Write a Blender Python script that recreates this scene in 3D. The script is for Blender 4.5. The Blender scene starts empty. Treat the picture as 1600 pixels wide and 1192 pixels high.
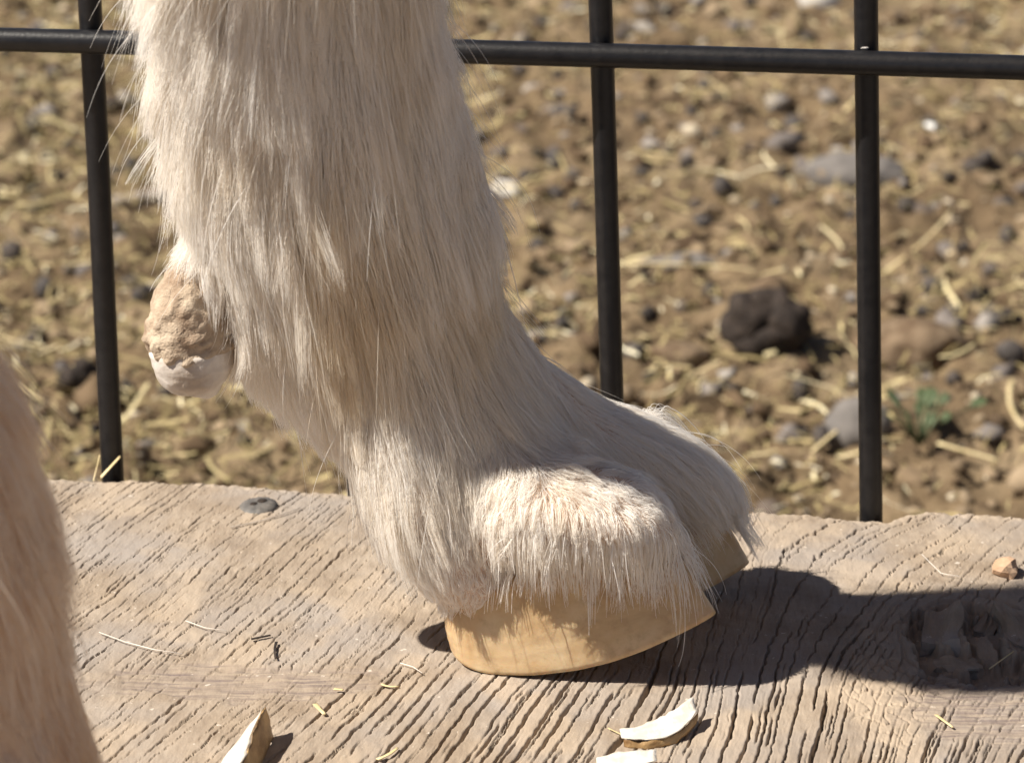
import bpy, bmesh, math, random
import numpy as np
from mathutils import Vector, Matrix, kdtree
from mathutils.bvhtree import BVHTree

R = math.radians
rng = np.random.default_rng(7)
random.seed(7)
sc = bpy.context.scene
col = sc.collection

# ------------------------------------------------------------------ camera
FPX, PITCH, DEPTH0 = 5000.0, R(20.0), 0.76
RIGHT = np.array([1.0, 0, 0])
FWD = np.array([0, math.cos(PITCH), -math.sin(PITCH)])
UP = np.array([0, math.sin(PITCH), math.cos(PITCH)])


def ray(px, py):
    return FWD + RIGHT * ((px - 800) / FPX) - UP * ((py - 596) / FPX)


CAM = -ray(760, 1042) * DEPTH0
cam_data = bpy.data.cameras.new('camera')
cam = bpy.data.objects.new('camera', cam_data)
col.objects.link(cam)
cam.location = CAM
cam.rotation_euler = (math.pi / 2 - PITCH, 0, 0)
cam_data.sensor_width = 36
cam_data.lens = 36 * FPX / 1600
cam_data.clip_start = 0.02
cam_data.clip_end = 1000
cam_data.dof.use_dof = True
cam_data.dof.focus_distance = 0.755
cam_data.dof.aperture_fstop = 28
sc.camera = cam

# ------------------------------------------------------------------ light
SUN_EL, SUN_FRONT = R(50), R(14)          # from the left, a touch towards the camera
sun_dir = np.array([-math.cos(SUN_EL) * math.cos(SUN_FRONT), -math.cos(SUN_EL) * math.sin(SUN_FRONT), math.sin(SUN_EL)])
world = bpy.data.worlds.new('World')
sc.world = world
world.use_nodes = True
nt = world.node_tree
sky = nt.nodes.new('ShaderNodeTexSky')
sky.sky_type = 'NISHITA'
sky.sun_disc = False
sky.altitude = 1800                                     # high dry country: thin clear air
sky.air_density = 0.7
sky.dust_density = 0.4
sky.sun_elevation = SUN_EL
sky.sun_rotation = math.atan2(sun_dir[0], sun_dir[1])
bg = nt.nodes['Background']
hs = nt.nodes.new('ShaderNodeHueSaturation')
hs.inputs['Saturation'].default_value = 0.85          # hazy pale sky
nt.links.new(sky.outputs[0], hs.inputs['Color'])
nt.links.new(hs.outputs[0], bg.inputs[0])
bg.inputs[1].default_value = 0.05
sl = bpy.data.lights.new('sun', 'SUN')
sl.energy = 5.0
sl.angle = R(0.55)
sl.color = (1.0, 0.93, 0.82)
so = bpy.data.objects.new('sun', sl)
so.rotation_euler = Vector(sun_dir).to_track_quat('Z', 'Y').to_euler()
so.location = (-1, 0, 1.5)
col.objects.link(so)

sc.view_settings.view_transform = 'Standard'
sc.view_settings.look = 'None'
sc.view_settings.exposure = 0.78
sc.view_settings.gamma = 1
sc.view_settings.use_curve_mapping = False
sc.render.engine = 'CYCLES'
sc.cycles.max_bounces = 14
sc.cycles.diffuse_bounces = 10
sc.cycles.transmission_bounces = 12
sc.cycles.use_denoising = True
try:
    sc.cycles.denoiser = 'OPENIMAGEDENOISE'
except Exception:
    pass

# ------------------------------------------------------------------ helpers


def on_z(px, py, z=0.0):
    r = ray(px, py)
    return CAM + r * ((z - CAM[2]) / r[2])


def on_y(px, py, y=0.0):
    r = ray(px, py)
    return CAM + r * ((y - CAM[1]) / r[1])


def tag(o, label=None, cat=None, group=None, kind=None):
    if label: o['label'] = label
    if cat: o['category'] = cat
    if group: o['group'] = group
    if kind: o['kind'] = kind
    return o


def link(name, me, mat=None, parent=None, smooth=True):
    if mat is not None:
        me.materials.append(mat)
    if smooth and len(me.polygons):
        me.polygons.foreach_set('use_smooth', np.ones(len(me.polygons), bool))
    o = bpy.data.objects.new(name, me)
    col.objects.link(o)
    if parent is not None:
        o.parent = parent
    return o


def mesh_np(name, v, f):
    me = bpy.data.meshes.new(name)
    v = np.asarray(v, np.float32); f = np.asarray(f, np.int32)
    k = f.shape[1]
    me.vertices.add(len(v)); me.vertices.foreach_set('co', v.ravel())
    me.loops.add(f.size); me.loops.foreach_set('vertex_index', f.ravel())
    me.polygons.add(len(f)); me.polygons.foreach_set('loop_start', np.arange(0, f.size, k, dtype=np.int32))
    try:
        me.polygons.foreach_set('loop_total', np.full(len(f), k, np.int32))
    except Exception:
        pass
    me.update(calc_edges=True)
    me.validate()
    return me


def empty(name, loc=(0, 0, 0)):
    o = bpy.data.objects.new(name, None)
    o.location = loc
    o.empty_display_size = 0.02
    col.objects.link(o)
    return o


def grid_faces(nx, ny):
    i = np.arange(nx * ny).reshape(ny, nx)
    return np.stack([i[:-1, :-1], i[:-1, 1:], i[1:, 1:], i[1:, :-1]], -1).reshape(-1, 4)


_perm = rng.permutation(4096).astype(np.int64)


def _h(ix, iy, seed=0):
    return _perm[(_perm[(ix + seed * 131) & 4095] + iy) & 4095]


def noise2(x, y, seed=0):
    """gradient noise, about -1..1"""
    x = np.asarray(x, float); y = np.asarray(y, float)
    x0 = np.floor(x).astype(np.int64); y0 = np.floor(y).astype(np.int64)
    fx = x - x0; fy = y - y0
    u = fx * fx * fx * (fx * (fx * 6 - 15) + 10); v = fy * fy * fy * (fy * (fy * 6 - 15) + 10)

    def g(ix, iy, dx, dy):
        a = _h(ix, iy, seed) * (2 * math.pi / 4096)
        return np.cos(a) * dx + np.sin(a) * dy
    a = g(x0, y0, fx, fy); b = g(x0 + 1, y0, fx - 1, fy)
    c = g(x0, y0 + 1, fx, fy - 1); d = g(x0 + 1, y0 + 1, fx - 1, fy - 1)
    return 1.45 * ((a * (1 - u) + b * u) * (1 - v) + (c * (1 - u) + d * u) * v)


def fbm(x, y, oct=4, seed=0, gain=0.5):
    s = 0; a = 1
    for i in range(oct):
        s = s + a * noise2(x * 2 ** i + 17.3 * i, y * 2 ** i - 9.1 * i, seed + i)
        a *= gain
    return s


def rand1(i, seed=0):
    return _h(np.asarray(i, np.int64) & 4095, np.asarray(i, np.int64) * 0 + 77 + seed, seed) / 4096.0


def sstep(a, b, x):
    t = np.clip((x - a) / (b - a), 0, 1)
    return t * t * (3 - 2 * t)


def set_attr(me, name, vals):
    a = me.attributes.new(name, 'FLOAT', 'POINT')
    a.data.foreach_set('value', np.asarray(vals, np.float32).ravel())


class M:
    """small material builder"""
    def __init__(s, name, rough=0.8, spec=0.3):
        s.m = bpy.data.materials.new(name); s.m.use_nodes = True
        s.t = s.m.node_tree; s.b = s.t.nodes['Principled BSDF']
        s.b.inputs['Roughness'].default_value = rough
        s.b.inputs['Specular IOR Level'].default_value = spec

    def n(s, typ, **kw):
        nd = s.t.nodes.new(typ)
        for k, v in kw.items():
            if k.startswith('i_'):
                key = k[2:]
                nd.inputs[int(key) if key.isdigit() else key.replace('_', ' ')].default_value = v
            else:
                setattr(nd, k, v)
        return nd

    def l(s, a, b):
        s.t.links.new(a, b)

    def coords(s, kind='Object', scale=(1, 1, 1), rot=(0, 0, 0)):
        tc = s.n('ShaderNodeTexCoord'); mp = s.n('ShaderNodeMapping')
        mp.inputs['Scale'].default_value = scale
        mp.inputs['Rotation'].default_value = rot
        s.l(tc.outputs[kind], mp.inputs[0])
        return mp.outputs[0]

    def noise(s, vec, scale, detail=4, rough=0.55, dist=0.0):
        nd = s.n('ShaderNodeTexNoise')
        nd.inputs['Scale'].default_value = scale; nd.inputs['Detail'].default_value = detail
        nd.inputs['Roughness'].default_value = rough; nd.inputs['Distortion'].default_value = dist
        if vec is not None: s.l(vec, nd.inputs['Vector'])
        return nd.outputs['Fac']

    def ramp(s, fac, stops):
        nd = s.n('ShaderNodeValToRGB'); cr = nd.color_ramp
        while len(cr.elements) < len(stops): cr.elements.new(0.5)
        for e, (p, c) in zip(cr.elements, stops):
            e.position = p; e.color = (*c, 1) if len(c) == 3 else c
        s.l(fac, nd.inputs[0])
        return nd.outputs[0]

    def mix(s, fac, a, b, mode='MIX'):
        nd = s.n('ShaderNodeMix', data_type='RGBA', blend_type=mode)
        for sock, v in ((nd.inputs[0], fac), (nd.inputs[6], a), (nd.inputs[7], b)):
            if hasattr(v, 'links'): s.l(v, sock)
            elif isinstance(v, (int, float)): sock.default_value = v
            else: sock.default_value = (*v, 1)
        return nd.outputs[2]

    def attr(s, name):
        return s.n('ShaderNodeAttribute', attribute_name=name).outputs['Fac']

    def color(s, sock):
        s.l(sock, s.b.inputs['Base Color'])

    def bump(s, h, dist, strength=1.0):
        nd = s.n('ShaderNodeBump'); nd.inputs['Strength'].default_value = strength
        nd.inputs['Distance'].default_value = dist
        s.l(h, nd.inputs['Height']); s.l(nd.outputs[0], s.b.inputs['Normal'])


# ------------------------------------------------------------------ materials
def mat_wood():
    m = M('weathered_wood', 0.88, 0.25)
    c = m.coords('Object', (1, 1, 1))
    base = m.ramp(m.noise(c, 55, 5, 0.6), [(0.3, (0.265, 0.205, 0.15)), (0.5, (0.345, 0.277, 0.212)), (0.72, (0.42, 0.35, 0.28))])
    fib = m.noise(m.coords('Object', (260, 38, 40), (0, 0, R(-18))), 2.6, 6, 0.7)
    base = m.mix(0.55, base, m.ramp(fib, [(0.3, (0.55, 0.52, 0.50)), (0.65, (1.0, 1.0, 1.0))]), 'MULTIPLY')
    grey = m.ramp(m.noise(c, 24, 4), [(0.46, (0, 0, 0)), (0.66, (0.75, 0.75, 0.75))])
    base = m.mix(grey, base, (0.31, 0.275, 0.25))
    base = m.mix(m.attr('worn'), base, m.ramp(m.noise(m.coords('Object', (22, 300, 40)), 3, 4), [(0.38, (0.185, 0.145, 0.13)), (0.6, (0.33, 0.268, 0.21))]))
    base = m.mix(m.attr('dust'), base, (0.42, 0.335, 0.25))
    speck = m.ramp(m.noise(c, 420, 2), [(0.70, (0, 0, 0)), (0.76, (0.8, 0.8, 0.8))])
    base = m.mix(speck, base, (0.62, 0.55, 0.47))
    m.color(base)
    m.bump(m.noise(c, 1500, 4, 0.7), 0.00022, 0.8)
    return m.m


def mat_ground():
    m = M('barnyard_dirt', 0.95, 0.15)
    c = m.coords('Object')
    base = m.ramp(m.noise(c, 14, 6, 0.65), [(0.3, (0.095, 0.065, 0.04)), (0.5, (0.20, 0.145, 0.09)), (0.7, (0.31, 0.24, 0.16))])
    sp = m.ramp(m.noise(c, 130, 4, 0.7), [(0.35, (0.6, 0.55, 0.5)), (0.6, (1.1, 1.08, 1.0))])
    base = m.mix(0.7, base, sp, 'MULTIPLY')
    m.color(base)
    m.bump(m.noise(c, 260, 5, 0.7), 0.003, 0.9)
    return m.m


def mat_simple(name, c1, c2, scale=150, rough=0.85, spec=0.25, bump=0.0006, randomize=0.0, bscale=None):
    m = M(name, rough, spec)
    c = m.coords('Object')
    base = m.ramp(m.noise(c, scale, 4), [(0.35, c1), (0.65, c2)])
    if randomize:
        oi = m.n('ShaderNodeObjectInfo')
        base = m.mix(oi.outputs['Random'], base, m.mix(randomize, base, (0.5, 0.4, 0.3), 'MULTIPLY'))
    m.color(base)
    m.bump(m.noise(c, bscale or scale * 4, 4, 0.65), bump, 0.8)
    return m.m


def mat_attr3(name, stops, rough=0.8, spec=0.25, bscale=500, bdist=0.0004):
    """colour picked per piece by the attribute 'tone' (0..1)"""
    m = M(name, rough, spec)
    base = m.ramp(m.attr('tone'), stops)
    c = m.coords('Object')
    base = m.mix(0.5, base, m.ramp(m.noise(c, bscale * 0.4, 3), [(0.3, (0.65, 0.62, 0.58)), (0.65, (1.05, 1.05, 1.05))]), 'MULTIPLY')
    m.color(base)
    m.bump(m.noise(c, bscale, 4, 0.6), bdist, 0.8)
    return m.m


def mat_hoof():
    m = M('hoof_horn', 0.34, 0.5)
    c = m.coords('Object')
    st = m.noise(m.coords('Object', (60, 60, 420)), 3.0, 5, 0.6)
    blotch = m.noise(c, 75, 4, 0.6, 0.6)
    base = m.ramp(blotch, [(0.26, (0.40, 0.25, 0.12)), (0.48, (0.56, 0.39, 0.215)), (0.72, (0.66, 0.51, 0.32))])
    base = m.mix(0.03, base, m.ramp(st, [(0.3, (0.62, 0.58, 0.5)), (0.65, (1.05, 1.05, 1.05))]), 'MULTIPLY')
    grime = m.ramp(m.noise(c, 210, 6, 0.7), [(0.52, (0, 0, 0)), (0.74, (0.55, 0.55, 0.55))])
    base = m.mix(grime, base, (0.30, 0.18, 0.09))
    m.color(base)
    m.b.inputs['Subsurface Weight'].default_value = 0.35
    m.b.inputs['Subsurface Radius'].default_value = (1.0, 0.45, 0.18)
    m.b.inputs['Subsurface Scale'].default_value = 0.004
    m.bump(m.noise(c, 420, 4, 0.6), 0.00018, 0.6)
    return m.m


def mat_hair(name, cols, root_tint, rough=0.32):
    mt = bpy.data.materials.new(name); mt.use_nodes = True
    t = mt.node_tree; t.nodes.clear()
    out = t.nodes.new('ShaderNodeOutputMaterial')
    h = t.nodes.new('ShaderNodeBsdfPrincipled')
    h.inputs['Roughness'].default_value = rough
    h.inputs['Specular IOR Level'].default_value = 0.45
    tr = t.nodes.new('ShaderNodeBsdfTranslucent')
    ms = t.nodes.new('ShaderNodeMixShader'); ms.inputs[0].default_value = 0.48
    info = t.nodes.new('ShaderNodeHairInfo')
    cr = t.nodes.new('ShaderNodeValToRGB')
    while len(cr.color_ramp.elements) < len(cols): cr.color_ramp.elements.new(0.5)
    for e, (p, c) in zip(cr.color_ramp.elements, cols):
        e.position = p; e.color = (*c, 1)
    t.links.new(info.outputs['Random'], cr.inputs[0])
    mx = t.nodes.new('ShaderNodeMix'); mx.data_type = 'RGBA'
    at = t.nodes.new('ShaderNodeAttribute'); at.attribute_name = 'stain'
    t.links.new(at.outputs['Fac'], mx.inputs[0])
    t.links.new(cr.outputs[0], mx.inputs[6])
    mx.inputs[7].default_value = (*root_tint, 1)
    t.links.new(mx.outputs[2], h.inputs['Base Color'])
    t.links.new(mx.outputs[2], tr.inputs['Color'])
    t.links.new(h.outputs[0], ms.inputs[1]); t.links.new(tr.outputs[0], ms.inputs[2])
    t.links.new(ms.outputs[0], out.inputs[0])
    return mt


WOOD = mat_wood()
DIRT = mat_ground()
HOOF = mat_hoof()
BLACK = mat_simple('black_coated_wire', (0.006, 0.006, 0.0075), (0.014, 0.013, 0.014), 260, 0.38, 0.4, 0.0001)
BARE = mat_simple('bare_weld_metal', (0.35, 0.33, 0.31), (0.6, 0.57, 0.54), 900, 0.35, 0.6, 0.0002)
SCREW = mat_simple('weathered_steel', (0.075, 0.07, 0.066), (0.15, 0.135, 0.12), 500, 0.55, 0.5, 0.0002)
SKIN = mat_simple('goat_skin', (0.58, 0.43, 0.33), (0.72, 0.58, 0.47), 90, 0.7, 0.3, 0.0004)
DEWSKIN = mat_simple('scurfy_skin', (0.30, 0.215, 0.15), (0.55, 0.45, 0.34), 170, 0.85, 0.2, 0.0011, 0, 520)
DEWHORN = mat_simple('dewclaw_horn', (0.40, 0.33, 0.27), (0.64, 0.59, 0.54), 110, 0.5, 0.4, 0.0004, 0, 420)
STONE = mat_simple('grey_stone', (0.13, 0.118, 0.11), (0.20, 0.18, 0.165), 60, 0.9, 0.2, 0.0008)
PALESTONE = mat_simple('pale_stone', (0.40, 0.37, 0.34), (0.55, 0.52, 0.48), 60, 0.85, 0.25, 0.0008)
DUNG = mat_simple('dark_dung', (0.016, 0.011, 0.009), (0.05, 0.036, 0.028), 120, 0.8, 0.3, 0.002)
CLOD = mat_simple('brown_clod', (0.12, 0.08, 0.05), (0.24, 0.175, 0.115), 100, 0.92, 0.15, 0.002)
PELLET = mat_simple('dry_pellet', (0.05, 0.045, 0.043), (0.105, 0.09, 0.083), 160, 0.75, 0.3, 0.0008, 0.6)
STRAW = mat_simple('dry_straw', (0.55, 0.43, 0.22), (0.72, 0.60, 0.36), 120, 0.6, 0.35, 0.0003)
GREYWOOD = mat_simple('grey_wood_scrap', (0.24, 0.20, 0.17), (0.38, 0.33, 0.29), 120, 0.9, 0.2, 0.0006)
LEAF = mat_simple('weed_leaf', (0.05, 0.075, 0.03), (0.115, 0.15, 0.075), 120, 0.6, 0.35, 0.0004, 0.4)
WHITEHORN = mat_simple('pared_white_horn', (0.54, 0.49, 0.42), (0.74, 0.70, 0.65), 260, 0.5, 0.4, 0.0002)
AMBERHORN = mat_simple('pared_amber_horn', (0.20, 0.11, 0.042), (0.50, 0.33, 0.155), 160, 0.5, 0.4, 0.0004)
TANWOOD = mat_simple('fresh_splinter', (0.42, 0.27, 0.17), (0.55, 0.38, 0.26), 200, 0.85, 0.2, 0.0004)

# ------------------------------------------------------------------ ground
GZ = -0.22


def axis(lo, hi, step, ext, n):
    core = np.arange(lo, hi, step)
    g = np.geomspace(step, ext, n)
    return np.concatenate([lo - np.cumsum(g)[::-1], core, core[-1] + np.cumsum(g)])


gx = axis(-0.55, 0.75, 0.0045, 60, 40); gy = axis(0.1, 2.2, 0.0058, 60, 40)
GX, GY = np.meshgrid(gx, gy)


def ground_h(x, y):
    near = np.exp(-((x / 6) ** 2 + (y / 6) ** 2))
    h = 0.010 * fbm(x * 9, y * 9, 4, 3) + 0.0045 * fbm(x * 60, y * 60, 3, 9)
    lump = np.maximum(0, noise2(x * 38, y * 38, 21) - 0.15)
    return near * (h + 0.016 * lump) + GZ


GH = ground_h(GX, GY)
gme = mesh_np('ground', np.stack([GX, GY, GH], -1).reshape(-1, 3), grid_faces(len(gx), len(gy)))
ground = tag(link('ground', gme, DIRT), kind='structure')


def gpos(px, py):
    p = on_z(px, py, GZ)
    for _ in range(3):
        p = on_z(px, py, float(ground_h(p[0], p[1])))
    return p


# ------------------------------------------------------------------ the wooden stand
bx = np.concatenate([-0.15 - np.cumsum(np.geomspace(0.0004, 0.03, 45))[::-1], np.arange(-0.15, 0.172, 0.00022),
                     0.172 + np.cumsum(np.geomspace(0.0004, 0.045, 55))])
bt = np.concatenate([np.linspace(0, 0.60, 40, endpoint=False), np.linspace(0.60, 1.0, 300)])   # 0 front edge, 1 back edge
EDGE_PX = np.array([(-400, 724), (90, 741), (300, 745), (450, 757), (700, 772), (900, 781), (1130, 788), (1240, 793), (1330, 803),
                    (1385, 805), (1420, 793), (1470, 789), (1600, 797), (2300, 830)], float)
EW = np.array([on_z(a, b)[:2] for a, b in EDGE_PX])
back_y = np.interp(bx, EW[:, 0], EW[:, 1])
back_y = back_y + 0.0012 * fbm(bx * 90, bx * 0, 4, 5)
FRONT_Y = -0.36
BX, BT = np.meshgrid(bx, bt)
BY = FRONT_Y + BT * (back_y[None, :] - FRONT_Y)


def pxw(px, py):
    p = on_z(px, py); return p[0] * 1000, p[1] * 1000


def board_h(x, y, by):
    """relief of the board's top in metres, and the worn / dust masks"""
    X = x * 1000; Y = y * 1000
    slope = np.interp(X, [-130, -100, -50, 0, 25, 50, 75, 95, 120, 160], [.42, .42, .40, .33, .25, .17, .22, .36, .5, .55])
    bend = 1.6 * noise2(X / 60, Y / 50, 31) + 0.55 * noise2(X / 14, Y / 24, 32)
    jag = 0.42 * noise2(X / 3.0, Y / 3.6, 33) + 0.30 * noise2(X / 1.3, Y / 1.7, 34) + 0.45 * noise2(X / 6, Y / 8, 35)
    bold = sstep(20, -22, Y) * sstep(-55, -10, X)                       # deeper splits in front
    psi = X - Y * slope + bend + jag * (1 - .45 * bold)
    h = np.zeros_like(X)
    kx, ky = pxw(1510, 1005)
    rk = np.hypot((X - kx) / 15.0, (Y - ky) / 22.0)
    p1x, p1y = pxw(380, 1065)
    patch1 = sstep(1.25, 0.75, np.hypot((X - p1x) / 30.0, (Y - p1y) / 9.5) + 0.45 * noise2(X / 9, Y / 4, 36) + 0.15 * noise2(X / 2, Y / 2, 44))
    p2x, p2y = pxw(1560, 1105)
    patch2 = sstep(1.2, 0.8, np.hypot((X - p2x) / 24.0, (Y - p2y) / 20) + 0.3 * noise2(X / 6, Y / 6, 37))
    p3x, p3y = pxw(1380, 1090)
    patch3 = sstep(1.2, 0.7, np.hypot((X - p3x) / 9.0, (Y - p3y) / 24) + 0.3 * noise2(X / 6, Y / 6, 38))
    worn = np.clip(patch1 * (0.55 + 0.45 * sstep(-.2, .4, noise2(X / 12, Y / 2.2, 39))) + patch2 * (0.6 + 0.4 * sstep(-.3, .4, noise2(X / 9, Y / 3, 43))), 0, 1)
    for s, seed, amp, wid in ((3.6, 1, 0.60, 0.125), (5.2, 2, 0.55, 0.12), (2.7, 3, 0.32, 0.115)):
        q = psi / s + seed * 0.37
        cid = np.floor(q).astype(np.int64)
        for off in (0, ):
            c = cid + off
            cen = 0.5 + 0.5 * (rand1(c, seed) - 0.5)
            d = (q - c - cen) * s
            st = noise2(c * 3.71, Y / (16 + 20 * rand1(c, seed + 5)) + c * 1.37, 40 + seed) + 0.20 * noise2(c * 1.3, Y / 5.0, 50 + seed)
            lim = {1: -0.42, 2: -0.02, 3: 0.25}[seed]
            st = sstep(lim, lim + 0.45, st + 0.18 * bold)
            w = wid * (0.45 + 0.9 * rand1(c, seed + 9)) * (1 + .35 * noise2(X / 2.0, Y / 2.6, 45)) * (1 + 0.9 * bold) * (0.5 + 0.5 * st)
            dep = amp * (1.5 + 1.6 * rand1(c, seed + 3)) * st * (1 + 0.5 * bold)
            dep = dep * (1 - 0.92 * worn) * (1 - 0.75 * patch3) * sstep(0.9, 1.5, rk)
            h -= dep * np.exp(-(np.abs(d) / w) ** 2.4)
            h += 0.09 * st * (1 - worn) * np.exp(-(np.abs(d) / 0.9) ** 2) * np.where(d < 0, 1.0, 0.4)
    # fibrous grain, pits, long swells
    h += (0.06 * noise2(psi / 0.45, Y / 9, 61) + 0.05 * noise2(psi / 0.3, Y / 4, 62)) * (1 - worn)
    h += 0.09 * worn * (noise2(X / 14, Y / 0.7, 63) + 0.7 * noise2(X / 5, Y / 0.5, 64)) - 0.5 * worn
    h += 0.12 * fbm(X / 3.2, Y / 4.5, 3, 65) + 0.6 * noise2(X / 40, Y / 50, 66)
    # the horizontal tear above the first worn patch
    tx, ty = pxw(430, 1045)
    td = (Y - ty) - 0.8 * noise2(X / 6, X * 0, 67) + 0.05 * (X - tx)
    h -= 1.1 * np.exp(-(td / 0.55) ** 2) * sstep(22, 8, np.abs(X - tx)) * sstep(-0.3, 0.3, noise2(X / 5, X * 0, 68))
    # cross checks of the dusty patch
    cr = np.abs(noise2(X / 4.0, Y / 7.0, 69))
    h -= 0.9 * patch3 * sstep(0.07, 0.0, cr)
    # knot hole
    e = np.maximum(np.abs(X - kx - 1) / 13.0, np.abs(Y - ky) / 21.0) * .6 + rk * .4 + 0.20 * noise2(X / 6, Y / 8, 70) + 0.13 * noise2(X / 1.8, Y / 2.8, 71)
    pit = sstep(1.02, 0.80, e)

    def block(px, py, wx, wy, rot, seed):
        bx_, by_ = pxw(px, py)
        u = (X - bx_) * math.cos(rot) + (Y - by_) * math.sin(rot) * .6; v = (Y - by_) - (X - bx_) * math.sin(rot)
        m_ = np.maximum(np.abs(u) / wx, np.abs(v) / wy) + .16 * noise2(X / 2.5, Y / 4, seed) + .05 * noise2(X / .8, Y / 1.2, seed + 1)
        return sstep(1.02, .74, m_ + .08 * noise2(X / 1.2, Y / 2.5, seed + 7)), u, v
    h += pit * (-4.6 + 0.8 * fbm(X / 5, Y / 7, 4, 73))
    for (px_, py_, wx, wy, rot, top, sl_, sd) in ((1478, 985, 4.6, 9.5, .25, 5.6, .10, 111), (1590, 985, 4.2, 15, -.2, 5.2, -.06, 113), (1490, 1036, 4.4, 2.8, .1, 3.6, .12, 115), (1540, 1000, 2.6, 10, .1, 2.6, .2, 117)):
        k_, u_, v_ = block(px_, py_, wx, wy, rot, sd)
        h += pit * k_ * np.clip(top * .72 + sl_ * u_ - .05 * v_ + .55 * fbm(X / 2.2, Y / 6, 4, sd + 2), 0, 4.6) * np.where(h < -2.0, 1, 0)
    h -= 2.6 * np.exp(-((e - 0.98) / .045) ** 2) * sstep(-.5, .2, noise2(X / 5, Y / 7, 119))
    rings = np.sin(rk * 19 + 1.5 * noise2(X / 9, Y / 9, 74))
    h -= 0.55 * sstep(2.3, 1.05, rk) * (1 - pit) * sstep(0.72, 0.98, rings)
    # rounded, gnawed back edge
    db = (by - y) * 1000
    h -= 2.8 * np.exp(-np.maximum(db, 0) / 1.7) + 1.3 * np.exp(-np.maximum(db, 0) / 6.0) * (0.5 + 0.5 * noise2(X / 8, Y / 8, 75))
    h += sstep(9, 3, db) * 0.5 * noise2(X / 2.0, Y / 2.0, 76)
    dust = np.clip(0.75 * patch3 + 0.55 * sstep(0.1, 0.6, fbm(X / 22, Y / 26, 3, 77)) + 0.5 * sstep(8, 2, db), 0, 0.85) * (1 - 0.8 * worn)
    return h / 1000, worn, dust


BH, WORN, DUST = board_h(BX, BY, back_y[None, :])
# keep the board's level under the heel exactly at zero on average
BH = BH - float(np.median(BH[(np.abs(BX) < 0.03) & (BY > -0.01) & (BY < 0.04)])) - 0.0002
nx, ny = len(bx), len(bt)
V = np.stack([BX, BY, BH], -1).reshape(-1, 3)
F = grid_faces(nx, ny)
TH = -0.038


def skirt(idx, V, F):
    n0 = len(V)
    low = V[idx].copy(); low[:, 2] = TH
    V = np.vstack([V, low])
    a = idx[:-1]; b = idx[1:]; c = n0 + np.arange(1, len(idx)); d = n0 + np.arange(0, len(idx) - 1)
    return V, np.vstack([F, np.stack([a, d, c, b], -1)])


ii = np.arange(nx * ny).reshape(ny, nx)
ring = np.concatenate([ii[-1, :], ii[::-1, -1][1:], ii[0, ::-1][1:], ii[:, 0][1:]])
V, F = skirt(ring, V, F)
nlow = len(ring)
bme = mesh_np('board', V, F)
set_attr(bme, 'worn', np.concatenate([WORN.ravel(), np.zeros(nlow)]))
set_attr(bme, 'dust', np.concatenate([DUST.ravel(), np.full(nlow, 0.3)]))
stand = empty('wooden_stand', (0, 0, GZ))
tag(stand, 'weathered cracked wooden board of a low stand under the hoof', 'stand')


def part(o):          # keep world placement under a moved empty
    o.matrix_parent_inverse = Matrix.Translation(o.parent.location).inverted()
    return o


board = part(link('board', bme, WOOD, stand))


def box_bm(bm, lo, hi, bev=0.0):
    lo = Vector(lo); hi = Vector(hi)
    r = bmesh.ops.create_cube(bm, size=1)
    bmesh.ops.scale(bm, vec=hi - lo, verts=r['verts'])
    bmesh.ops.translate(bm, vec=(lo + hi) / 2, verts=r['verts'])
    if bev:
        es = list({e for v in r['verts'] for e in v.link_edges})
        bmesh.ops.bevel(bm, geom=es, offset=bev, segments=2, affect='EDGES')


def bm_obj(name, bm, mat, parent=None, smooth=False):
    me = bpy.data.meshes.new(name); bm.to_mesh(me); bm.free()
    return link(name, me, mat, parent, smooth)


for lx in (bx[0] + 0.06, bx[-1] - 0.12):
    for ly in (FRONT_Y + 0.05, 0.02):
        bm = bmesh.new(); box_bm(bm, (lx, ly, GZ - 0.02), (lx + 0.07, ly + 0.07, TH - 0.002), 0.003)
        part(bm_obj('support_post', bm, GREYWOOD, stand))


def board_z(x, y):
    j = int(np.clip(np.searchsorted(bx, x), 1, nx - 1))
    t = (y - FRONT_Y) / (back_y[j] - FRONT_Y)
    i = int(np.clip(np.searchsorted(bt, t), 0, ny - 1))
    i0, i1, j0, j1 = max(i - 6, 0), min(i + 7, ny), max(j - 8, 0), min(j + 9, nx)
    return float(np.percentile(BH[i0:i1, j0:j1], 80))


def bpos(px, py):
    p = on_z(px, py); p = on_z(px, py, board_z(p[0], p[1]))
    return p


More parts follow.
